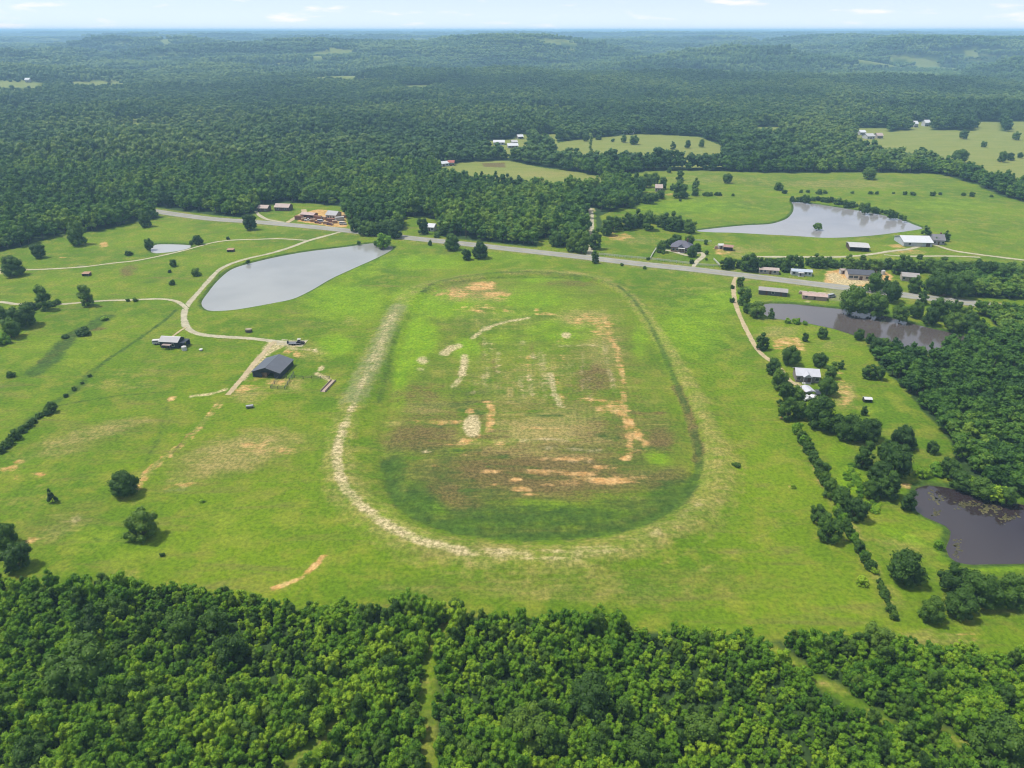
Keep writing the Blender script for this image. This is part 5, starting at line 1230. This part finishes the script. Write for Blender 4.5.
small('feed_tub', 'tiny white tub in the grass right of the navy shed', 'tub', 201, 350.5, [('body', MB().tube([(0, 0, 0), (0, 0, .6)], [.6, .75], 12), TRIM), ('rim', MB().tube([(0, 0, .6), (0, 0, .66)], .8, 12), TRIM)])
small('grey_tank', 'low grey tank in grass below the barn track', 'tank', 250, 408, [('body', MB().tube([(-1.3, 0, .7), (-1.2, 0, .7), (1.2, 0, .7), (1.3, 0, .7)], [.35, .62, .62, .35], 12), STEEL), ('cradle', MB().box(-.9, -.7, -.5, .5, 0, .4).box(.7, .9, -.5, .5, 0, .4), WOODM)], .3)
small('hay_feeder', 'dark hay feeder with pale hay on top beside the gravel drive', 'feeder', 249, 332, [('frame', MB().prism([(1.6 * math.cos(k * .6283), 1.1 * math.sin(k * .6283)) for k in range(10)], 'z', 0, 1.0), mc('dark_rust', (.05, .04, .035))), ('hay', MB().prism([(1.5 * math.cos(k * .6283), 1.0 * math.sin(k * .6283)) for k in range(10)], 'z', 1.002, 1.5), mc('pale_hay', (.42, .36, .25), .95))])
small('flatbed_trailer', 'grey flatbed trailer parked on the gravel yard above the barn', 'trailer', 294.5, 344.4, [('deck', MB().box(-2.8, 2.8, -1.1, 1.1, .62, .78), STEEL), ('tongue', MB().prism([(2.78, -.6), (2.78, .6), (4.2, .06), (4.2, -.06)], 'z', .5, .6), BLACK), ('rail', MB().box(-2.8, 2.8, 1.02, 1.08, .95, 1.05).box(-2.8, -2.7, -1.05, 1.05, .78, 1.7), BLACK)] + wheels((-.5, .4), 1.22))
small('tractor', 'small dark tractor standing beside the flatbed trailer', 'tractor', 300.5, 344, [('body', MB().box(-.2, 1.7, -.42, .42, .7, 1.35).prism([(-1.0, .7), (-.2, .7), (-.2, 1.25), (-1.0, 1.1)], 'y', -.5, .5), mc('tractor_grey', (.10, .09, .09))), ('roof', MB().box(-1.1, .3, -.6, .6, 2.25, 2.35).box(-1.05, -.97, -.55, -.47, 1.1, 2.25).box(-1.05, -.97, .47, .55, 1.1, 2.25).box(.15, .23, -.55, -.47, 1.2, 2.25).box(.15, .23, .47, .55, 1.2, 2.25), TRIM)] + wheels((1.3,), .6, .45) + wheels((-.7,), .75, .8, .35))
small('feed_bunk', 'long low concrete trough standing in the pasture right of the barn', 'trough', 328.4, 386.3, [('base', MB().box(-4.9, 4.9, -.85, .85, 0, .18), mc('pink_concrete', (.50, .38, .30), .9)), ('side', MB().box(-4.9, 4.9, -.95, -.853, 0, .75), mc('pink_concrete', (0, 0, 0))), ('side', MB().box(-4.9, 4.9, .853, .95, 0, .75), mc('pink_concrete', (0, 0, 0)))], math.atan2(*(np.array(at(333.6, 380.5)) - np.array(at(323, 391.8)))[::-1]))
tanr = mc('tan_rust_roof', (.44, .26, .17), .7, .2)
for cx_, cy_, lb in ((231, 251.5, 'tan roofed loafing shed in the pasture above the large pond'), (87, 275.5, 'tan roofed loafing shed below the upper gravel lane')):
    lo_ = small('loafing_shed', lb, 'shed', cx_, cy_, [('roof', MB().prism([(-2.0, 1.9), (2.0, 2.5), (2.0, 2.62), (-2.0, 2.02)], 'x', -2.6, 2.6), tanr), ('wall', MB().box(-2.4, 2.4, 1.75, 1.85, 0, 2.4).box(-2.4, -2.3, -1.7, 1.75, 0, 1.95).box(2.3, 2.4, -1.7, 1.75, 0, 1.95), mc('dark_plank', (.07, .045, .035))), ('post', MB().box(-2.35, -2.2, -1.8, -1.7, 0, 1.9), WOODM), ('post', MB().box(2.2, 2.35, -1.8, -1.7, 0, 1.9), WOODM)])
    lo_.scale = (.78, .78, .68)
# corral pipe fences and the white paddock fence
def rail_fence(label, pts, mat, h=1.35, step=2.4, rails=(.45, .85, 1.25), r=.05, cat='fence', name='fence'):
    P = smooth(W(pts), False, step); o = empty(name, (*P[0], float(H(*P[0])))); z0 = np.array((*P[0], 0.0))
    for k, q in enumerate(P[:95]):
        MB().box(-r * 1.3, r * 1.3, -r * 1.3, r * 1.3, 0, h).build('post', mat, o, (q[0] - z0[0], q[1] - z0[1], 0))
    for z in rails: MB().tube([(q[0] - z0[0], q[1] - z0[1], z) for q in P[:95]], r, 4).build('rail', mat, o)
    return tag(o, label, cat)
PIPE = mc('dark_pipe', (.045, .05, .055), .5)
rail_fence('dark pipe fence running right from the barn corner to the concrete trough', [(279, 378.7), (295, 378.8), (312, 379), (330, 379.4)], PIPE, step=3)
rail_fence('dark pipe fence of the corral, right side of the pens', [(294, 374.5), (290, 381), (285, 389.5)], PIPE)
rail_fence('dark pipe fence between the two small pens below the barn', [(278, 379.5), (274.5, 384), (271, 388.8)], PIPE)
rail_fence('dark pipe fence closing the pens at the bottom', [(271, 389), (278, 389.4), (285, 389.8)], PIPE)
WF = mc('white_fence', (.74, .73, .70), .6, .06)
rail_fence('white board fence along the highway in front of the brick house', [(599, 255), (625, 257.6), (650, 259.8), (670, 262), (689, 264.2)], WF, step=3, r=.09)
rail_fence('white board fence climbing the left side of the brick house lawn', [(656.8, 248.4), (653.6, 253), (650.4, 258.8)], WF, step=3, r=.09)
rail_fence('white board fence right of the brick house driveway', [(697.6, 265.6), (708, 266.2), (719.4, 266.6)], WF, step=3, r=.09)
rail_fence('white board fence slanting away at the right of the lawn', [(713.6, 260), (716.6, 263), (719.4, 266.4)], WF, step=3, r=.09)
rail_fence('short white fence behind the lawn trees of the brick house', [(694.5, 241), (702, 241.6), (711, 242.4)], WF, step=3, r=.09)

# houses along the highway
slate = mc('slate_roof', (.155, .150, .195), .7, .12); brickw = mc('tan_brick', (.36, .24, .18), .85, .15)
loc, L, rt = ends((671.5, 249.5), (691, 251.2), 0)
bh = gable('house', 'brick house with slate grey hip roof behind the white fence', 'house', loc, L, 9, 3.0, 3.2, rt, brickw, slate, .5, doors=((.5, 1.2),), wins=((-4.2, 1.4), (-2, 1.2), (3.2, 1.4), (5, 1.2)), hip=4.0, porch=(-1.5, 2.6, 1.8), chimney=True)
m = MB(); m.prism([(-2.0, 3.05), (2.0, 3.05), (0, 5.0)], 'y', -4.95, -1.2); m.build('front_gable', slate, bh)
loc, L, rt = ends((758.5, 272.3), (778, 273.6)); gable('mobile_home', 'tan mobile home with pinkish roof beyond the highway', 'mobile home', loc, L, 4.8, 2.3, .7, rt, mc('tan_siding', (.50, .44, .38)), mc('pink_roof', (.52, .42, .37), .6), .25, doors=((.8, 1),), wins=((-4, 1.3), (-2, 1.0), (3, 1.3)))
loc, L, rt = ends((790.5, 274), (811, 275.2)); gable('mobile_home', 'white mobile home with blue grey roof beyond the highway', 'mobile home', loc, L, 4.8, 2.3, .7, rt, mc('white_siding', (.70, .71, .74)), mc('blue_white_roof', (.52, .58, .66), .5), .25, doors=((-.5, 1),), wins=((-4, 1.3), (2, 1.2), (4, 1.0)), porch=(-2, 1, 1.6))
loc, L, rt = ends((758.5, 292.6), (786.5, 295.3)); gable('long_shed', 'long low shed with pale roof on the near side of the highway', 'shed', loc, L, 5.6, 2.3, .9, rt, mc('dark_siding', (.07, .065, .07)), mc('greige_roof', (.40, .37, .35), .6), .35, doors=((-3, 1), (4, 1)), wins=((0, 1.2),))
loc, L, rt = ends((846, 276.8), (871.5, 278.4)); gable('store', 'long store with dark grey roof facing the sandy lot', 'store', loc, L, 9, 3.0, 1.3, rt, mc('cream_wall', (.85, .72, .60), .8), mc('charcoal_roof', (.10, .105, .125), .6), .4, doors=((0, 1.6),), wins=((-5, 2.0), (-2.6, 2.0), (3.4, 2.2)))
small('pump_house', 'small white pump house at the left corner of the store', 'shed', 842, 273.5, [('wall', MB().box(-1.4, 1.4, -1.2, 1.2, 0, 2.2), TRIM), ('roof', MB().prism([(-1.5, 2.202), (1.5, 2.202), (0, 2.9)], 'x', -1.6, 1.6), mc('pink_roof', (0, 0, 0))), ('door', MB().box(-.4, .4, -1.26, -1.203, .02, 1.9), DOOR)])
small('gas_tank', 'white upright tank at the right end of the store', 'tank', 882.5, 274.5, [('body', MB().tube([(0, 0, 0), (0, 0, 2.2), (0, 0, 2.6)], [1.1, 1.1, .5], 14), TRIM), ('cap', MB().tube([(0, 0, 2.6), (0, 0, 2.8)], .25, 8), STEEL)])
loc, L, rt = ends((900.5, 279), (917, 280.5)); gable('house', 'small house with grey tan roof right of the store', 'house', loc, L, 6.5, 2.6, 1.2, rt, mc('tan_siding', (0, 0, 0)), mc('greige_roof', (0, 0, 0)), .4, wins=((-3, 1.2), (2.6, 1.2)))
loc, L, rt = ends((898.5, 243), (926.5, 243.6)); gable('white_barn', 'large barn with bright white metal roof on the far farm', 'barn', loc, L, 15, 2.6, 2.2, rt, mc('white_metal', (.62, .66, .72), .5), mc('white_roof', (.72, .73, .75), .4, .05), .5, doors=((6, 2.4),), wins=((-5, 1.4),), garage=1.0)
loc, L, rt = ends((930, 243), (941.5, 243.4)); gable('house', 'grey farmhouse half hidden by trees next to the white barn', 'house', loc, L, 8, 3.0, 2.6, rt, mc('grey_siding', (.45, .44, .46)), mc('grey_shingle', (.24, .23, .25), .8), .4, wins=((-2.4, 1.1), (2.4, 1.1)), chimney=True)
loc, L, rt = ends((847.5, 248.6), (866.5, 249.6)); gable('hay_shed', 'open sided hay shed with pale tin roof below the far pond', 'shed', loc, L, 11, 2.6, 1.0, rt, mc('dark_plank', (0, 0, 0)), mc('tin_roof', (.58, .57, .56), .45, .1), .4, open_front=True, doors=())
small('dirt_shed', 'small white shed on bare soil right of the brick house', 'shed', 720.3, 248.6, [('wall', MB().box(-1.5, 1.5, -1.3, 1.3, 0, 2.3), TRIM), ('roof', MB().prism([(-1.5, 2.302), (1.5, 2.302), (0, 3.2)], 'x', -1.7, 1.7), TRIM), ('door', MB().box(-.45, .45, -1.36, -1.303, .02, 2.0), DOOR)])
loc, L, rt = ends((723.5, 249.6), (732.5, 250.4)); gable('rust_shed', 'open shed with rusty pink roof on bare soil', 'shed', loc, L, 4, 2.3, .8, rt, mc('dark_plank', (0, 0, 0)), mc('rust_roof', (.42, .24, .19), .7, .2), .3, open_front=True, doors=())
small('tall_stack', 'stack of pinkish boards at the left of the white soil shed', 'boards', 716, 249, [('board_layer', MB().box(-.9, .9, -.7, .7, .15, 1.1), mc('pink_board', (.58, .40, .32))), ('board_layer', MB().box(-.8, .8, -.62, .62, 1.102, 1.9), mc('pink_board', (0, 0, 0))), ('skid', MB().box(-.9, -.7, -.7, .7, 0, .148).box(.7, .9, -.7, .7, 0, .148), WOODM)])
# white roofed house, carport and vehicles
loc, L, rt = ends((794, 378), (816.5, 379.6)); 
hs = gable('house', 'house with white metal roof beside the dirt drive', 'house', loc, L, 6.6, 2.8, 1.5, rt, mc('grey_tan_wall', (.30, .26, .25), .8), mc('white_tin', (.62, .62, .67), .45, .08, streak=(9, .4, 1)), .4, doors=((.6, 1),), wins=((-3.2, 1.3), (3.4, 1.3)))
m = MB(); zr = 4.1; m.add([(-1.9, -4.9, 2.75), (1.3, -4.9, 2.75), (-.3, -4.9, zr), (-1.9, -.5, 2.75), (1.3, -.5, 2.75), (-.3, -.5, zr)], [(0, 1, 2), (3, 5, 4), (0, 2, 5, 3), (1, 4, 5, 2), (0, 3, 4, 1)]); m.build('front_gable', mc('white_tin', (0, 0, 0)), hs)
m = MB()
for xx in (-1.75, 1.0): m.box(xx, xx + .16, -4.75, -4.6, 0, 2.74)
m.box(-1.9, 1.3, -4.85, -3.32, 0, .15); m.build('porch', TRIM, hs)
x, y, z = place(806.5, 394.5); o = empty('carport', (x, y, 0), .12)
MB().prism([(-1.9, 2.2), (1.9, 2.2), (1.9, 2.3), (0, 2.9), (-1.9, 2.3)], 'y', -2.4, 2.4).build('roof', mc('white_tin', (0, 0, 0)), o)
for sx in (-1.7, 1.6):
    for sy in (-2.2, 2.1): MB().box(sx, sx + .1, sy, sy + .1, 0, 2.198).build('post', STEEL, o)
tag(o, 'metal carport with white roof in front of the white roofed house', 'carport')
def vehicle(label, cat, name, px, py, rot, col, kind='car', L=4.5):
    x, y, z = place(px, py); o = empty(name, (x, y, z), rot); a = L / 2
    body = {'car': [(-a, .35), (a, .35), (a, .75), (a - 1.0, .92), (-a + .5, .95), (-a, .85)], 'truck': [(-a, .45), (a, .45), (a, .95), (a - 1.3, 1.1), (-a, 1.1)], 'van': [(-a, .4), (a, .4), (a, 1.0), (a - .5, 1.1), (-a, 1.1)]}[kind]
    cab = {'car': [(-a + .4, .93), (a - 1.1, .93), (a - 1.8, 1.42), (-a + 1.0, 1.45)], 'truck': [(-.3, 1.1), (a - 1.3, 1.1), (a - 1.8, 1.75), (-.2, 1.75)], 'van': [(-a + .02, 1.1), (a - .6, 1.1), (a - 1.2, 1.95), (-a + .1, 1.95)]}[kind]
    MB().prism(body, 'y', -.86, .86).build('body', col, o)
    MB().prism(cab, 'y', -.72, .72).build('cabin', col, o)
    cx0 = sum(p[0] for p in cab) / 4; cz0 = sum(p[1] for p in cab) / 4
    sc = [(cx0 + (p[0] - cx0) * .86, cz0 + (p[1] - cz0) * .66) for p in cab]
    MB().prism(sc, 'y', -.735, .735).build('window', WIN, o)
    MB().prism([(cab[1][0] - .02, cab[1][1] + .06), (cab[1][0] + .03, cab[1][1] + .06), (cab[2][0] + .06, cab[2][1] - .08), (cab[2][0], cab[2][1] - .08)], 'y', -.62, .62).build('windscreen', WIN, o)
    for nm, mb, mt in wheels((-a + .85, a - .85), .80, .33, .2): mb.build(nm, mt, o)
    for s in (-1, 1): MB().box(a - .02, a + .02, s * .62 - .14, s * .62 + .14, .6, .74).build('headlight', TRIM, o)
    return tag(o, label, cat)
WHC = mc('white_paint', (.75, .75, .76), .3, .03, spec=.5); DKC = mc('dark_paint', (.05, .055, .07), .3, .05, spec=.5); SIL = mc('silver_paint', (.45, .46, .48), .3, .05, spec=.5); REDC = mc('red_paint', (.35, .05, .04), .35, .1); BLUC = mc('blue_paint', (.07, .13, .25), .35, .1)
vehicle('white pickup truck parked below the carport', 'truck', 'pickup_truck', 807, 399.6, .5, WHC, 'truck', 4.4)
vehicle('white car parked right of the white pickup below the carport', 'car', 'parked_car', 812.5, 397.8, .9, WHC, 'car', 3.6)
vehicle('dark grey car parked alone in the yard right of the carport', 'car', 'parked_car', 817.5, 393.5, 1.3, DKC, 'car', 3.8)
x, y, z = place(867, 401.5); o = empty('shelter', (x, y, 0), -.1)
MB().prism([(-1.4, 1.7), (0, 2.2), (1.4, 1.7), (1.4, 1.6), (0, 2.1), (-1.4, 1.6)][::1], 'x', -1.8, 1.8).build('roof', WHC, o)
o.scale = (.8, .8, .8)
MB().box(-1.7, 1.7, 1.2, 1.3, 0, 1.62).box(-1.7, -1.6, -1.2, 1.2, 0, 1.62).box(1.6, 1.7, -1.2, 1.2, 0, 1.62).build('wall', BLACK, o)
tag(o, 'small open shelter with white top in the field near the right wood', 'shelter')
# slab with stacks near the pond
loc, L, rt = ends((802, 297.5), (826, 299.6)); gable('lumber_shed', 'long low pinkish shed on the pale pad by the brown pond', 'shed', loc, L, 5, 2.0, .5, rt, mc('pink_wall', (.50, .36, .30), .85), mc('pink_tin', (.56, .40, .34), .7, .2), .3, doors=((0, 1),), wins=((-4, 1.2),))
for k, (cx_, cy_, lb) in enumerate(((803, 293.8, 'left stack of pinkish boards on the pale pad'), (812, 294.6, 'middle stack of pinkish boards on the pale pad'), (821, 295.5, 'right stack of pinkish boards on the pale pad'))):
    small('board_stack', lb, 'boards', cx_, cy_, [('board_layer', MB().box(-2, 2, -.8, .8, .15, .9), mc('pink_board', (0, 0, 0))), ('board_layer', MB().box(-1.8, 1.9, -.7, .72, .902, 1.4), mc('pale_board', (.55, .46, .36))), ('skid', MB().box(-1.6, -1.4, -.8, .8, 0, .148).box(1.4, 1.6, -.8, .8, 0, .148), WOODM)], rt)
vehicle('silver van parked at the right end of the pale pad', 'van', 'parked_van', 831, 297.5, .4, SIL, 'van', 4.8)
# cabins and the cluttered yard beyond the highway on the left
pk = mc('pinkish_roof', (.52, .41, .36), .7, .15)
loc, L, rt = ends((260, 210.6), (269.5, 210.8)); gable('cabin', 'left pale roofed cabin behind the dark highway tree', 'house', loc, L, 7, 2.6, 1.5, rt, mc('brown_wall', (.16, .11, .09)), pk, .4, wins=((-2, 1), (2, 1)))
loc, L, rt = ends((277, 209.6), (291, 210)); gable('cabin', 'right wide pale roofed cabin above the bright lawn', 'house', loc, L, 8, 2.7, 1.8, rt, mc('brown_wall', (0, 0, 0)), pk, .4, wins=((-3, 1.2), (3, 1.2)))
loc, L, rt = ends((329, 217.6), (339, 218.4)); gable('office', 'grey roofed yard house at the back of the cluttered dirt yard', 'house', loc, L, 8, 3, 2, rt, mc('cream_wall', (0, 0, 0)), mc('grey_tin', (.44, .43, .43), .6), .4, wins=((-2, 1), (2, 1)))
loc, L, rt = ends((303, 217), (316, 218)); gable('yard_shed', 'pinkish roofed long shed in the cluttered dirt yard', 'shed', loc, L, 6, 2.6, 1.0, rt, mc('rust_wall', (.30, .14, .10)), mc('pink_tin2', (.54, .40, .36), .7, .2), .3, open_front=True, doors=())
yd = [(299.5, 219.5, 'box'), (304, 220.6, 'stack'), (308, 221, 'truck'), (313, 221.6, 'stack'), (318, 219.6, 'box'), (321, 222.4, 'van'), (324, 219.4, 'stack'), (326, 224, 'stack'), (331, 222, 'box'), (330, 225, 'car'), (335, 223, 'stack'), (340, 220.5, 'box'), (343, 224.6, 'van'), (318, 223.2, 'car'), (345, 217.5, 'stack'), (309, 218.9, 'car')]
words = dict(box='rusty steel container', stack='stack of tan pallets', truck='white pickup truck', van='white van', car='red brown car')
spots = ['at the left end', 'near the entrance', 'near the front edge left of centre', 'in front of the pinkish shed', 'behind the middle row', 'at the front edge in the middle', 'left of the grey roofed yard house', 'below the yard house', 'in front of the yard house', 'at the front edge right of centre', 'on orange soil before the yard house', 'right of the yard house', 'at the front right corner', 'on the front edge beside the white van', 'at the back right corner', 'under the pinkish shed edge']
boxc = [mc('rust_box', (.34, .15, .09), .7, .2), mc('tan_box', (.50, .38, .28), .7, .2), mc('grey_box', (.42, .41, .42), .6, .2), mc('white_box', (.66, .64, .62), .6, .1)]
for k, ((cx_, cy_, kd), sp) in enumerate(zip(yd, spots)):
    rot = rnd.uniform(-.4, .4); lab = f'{words[kd]} {sp} of the cluttered dirt yard'
    if kd == 'box':
        lab = f"{['rusty', 'tan', 'grey', 'white'][k % 4]} steel container {sp} of the cluttered dirt yard"
        small('container', lab, 'container', cx_, cy_, [('body', MB().box(-3, 3, -1.2, 1.2, .1, 2.5), boxc[k % 4]), ('door', MB().box(3.003, 3.06, -1.1, 1.1, .2, 2.4), boxc[(k + 2) % 4]), ('rail', MB().box(-3.05, 3.05, -1.25, -1.05, 2.503, 2.62).box(-3.05, 3.05, 1.05, 1.25, 2.503, 2.62), boxc[k % 4])], rot)
    elif kd == 'stack':
        small('pallet_stack', lab, 'pallets', cx_, cy_, [('pallet', MB().box(-1.7, 1.7, -1.1, 1.1, .1 + j * .45, .5 + j * .45), mc('pallet_tan', (.52, .36, .24), .9, .25) if j % 2 else mc('pallet_orange', (.50, .25, .12), .9, .25)) for j in range(4)], rot)
    else:
        vehicle(lab, kd, {'truck': 'pickup_truck', 'van': 'parked_van', 'car': 'parked_car'}[kd], cx_, cy_, rot, {'truck': WHC, 'van': WHC, 'car': mc('oxide_paint', (.25, .09, .06), .5)}[kd], kd, 5)
loc, L, rt = ends((426.5, 229.8), (435.5, 230.4)); gable('house', 'white roofed house in the clearing beyond the highway', 'house', loc, L, 6.5, 2.8, 1.6, rt, TRIM, mc('white_roof', (0, 0, 0)), .4, wins=((-2, 1), (2, 1)))
small('grain_bin', 'narrow pale bin with pointed top among trees right of the white house', 'bin', 443, 231.5, [('wall', MB().tube([(0, 0, 0), (0, 0, 4)], 1.2, 12), mc('bin_tan', (.50, .47, .38))), ('roof', MB().tube([(0, 0, 4.002), (0, 0, 5.4)], [1.35, .1], 12), TRIM)])
loc, L, rt = ends((553, 243.2), (562, 243.6)); gable('house', 'half hidden grey house behind trees left of the lane', 'house', loc, L, 7, 2.7, 1.6, rt, mc('grey_siding', (0, 0, 0)), mc('grey_shingle', (0, 0, 0)), .4, wins=((-2, 1), (2, 1)))
loc, L, rt = ends((611, 202.5), (618.5, 202.6)); gable('house', 'small pale roofed house among trees at the end of the lane', 'house', loc, L, 8, 3, 2, rt, mc('grey_siding', (0, 0, 0)), mc('tin_roof', (0, 0, 0)), .4, wins=((-2, 1), (2, 1)))
loc, L, rt = ends((655, 190.6), (662, 190.8)); gable('house', 'tan roofed house tucked between trees in the middle field', 'house', loc, L, 8, 3, 2.2, rt, mc('tan_siding', (0, 0, 0)), mc('pinkish_roof', (0, 0, 0)), .4, wins=((-2, 1), (2, 1)))
# far buildings
def far(label, a, b, Wd, h, rise, wall, roof, name='farm_building', cat='building'):
    loc, L, rt = ends(a, b); return gable(name, label, cat, loc, L * .9, Wd * .7, h * .7, rise * .6, rt, wall, roof, .6, doors=((0, 2),), wins=((-L * .3, 2), (L * .3, 2)))
WRf = mc('white_roof', (0, 0, 0)); RDf = mc('red_roof', (.42, .12, .08), .6)
far('white roofed long barn left of the red one above the highway wood', (436, 166.5), (447.5, 165.3), 12, 4, 2.4, mc('white_metal', (0, 0, 0)), WRf, 'barn', 'barn')
far('red roofed barn joined to a white barn at the field edge', (448.2, 165.2), (454.5, 165.2), 10, 4.5, 2.6, mc('white_metal', (0, 0, 0)), RDf, 'barn', 'barn')
far('long white roofed building left of the far cluster', (493, 144.2), (505, 144.2), 16, 4, 3, mc('white_metal', (0, 0, 0)), WRf)
far('widest white roofed building of the far cluster', (507, 147.6), (518, 147.4), 16, 4, 3, mc('grey_siding', (0, 0, 0)), WRf)
far('small white roofed building behind the far cluster', (511, 144.2), (517, 144), 12, 4, 3, mc('grey_siding', (0, 0, 0)), mc('tin_roof', (0, 0, 0)))
far('white roofed building highest of the far cluster', (517, 138.6), (522.5, 138.4), 14, 4, 3, mc('grey_siding', (0, 0, 0)), WRf)
far('pale roofed building above the yellow field near the slim tree', (572, 136.6), (576, 136.6), 12, 4, 3, mc('tan_siding', (0, 0, 0)), pk)
far('long white building on the upper edge of the yellow field', (622.5, 133.6), (634.5, 133.8), 16, 5, 3, mc('white_metal', (0, 0, 0)), WRf)
far('left white house of the group above the far right field', (858, 134.6), (864, 134.6), 14, 5, 3.4, mc('white_siding', (0, 0, 0)), WRf, 'house', 'house')
far('front white house of the group above the far right field', (864, 138.6), (872, 138.4), 16, 5, 4, mc('white_siding', (0, 0, 0)), mc('tin_roof', (0, 0, 0)), 'house', 'house')
far('tan house of the group above the far right field', (875, 138), (881, 138), 14, 5, 4, mc('tan_siding', (0, 0, 0)), pk, 'house', 'house')
far('left white house of two in the woods beyond the far right field', (912, 127), (916, 127), 14, 7, 5, mc('white_siding', (0, 0, 0)), WRf, 'house', 'house')
far('right white house of two in the woods beyond the far right field', (922.5, 126), (928, 126), 14, 7, 5, mc('white_siding', (0, 0, 0)), WRf, 'house', 'house')
far('pale house left of the far left fields', (26, 82), (31, 82), 20, 7, 5, mc('white_siding', (0, 0, 0)), WRf, 'house', 'house')

# floating leaves on the dark pond
mb = MB(); P = PONDS['near']
for (cx_, cy_, sx, sy, n) in ((968, 503, 14, 4, 60), (990, 507, 16, 5, 70), (1006, 516, 10, 5, 40), (936, 496, 7, 6, 34), (958, 546, 4, 9, 26), (938, 512, 5, 5, 20)):
    for k in range(n):
        x, y = at(rnd.gauss(cx_, sx * .5), rnd.gauss(cy_, sy * .5)); r_ = rnd.uniform(.18, .5)
        if not inside(np.array([x]), np.array([y]), P)[0]: continue
        z = -.545 + .004 * (k % 5)
        mb.add([(x + r_ * math.cos(q) * rnd.uniform(.7, 1.2), y + r_ * math.sin(q) * rnd.uniform(.7, 1.2), z) for q in [j * math.pi / 4 for j in range(8)]], [tuple(range(8))])
tag(mb.build('lily_pads', plain('lily_pad', (.062, .058, .022), .5, .5, scale=.3)), 'floating leaves and scum along the shore of the dark pond', 'water plants', kind='stuff')
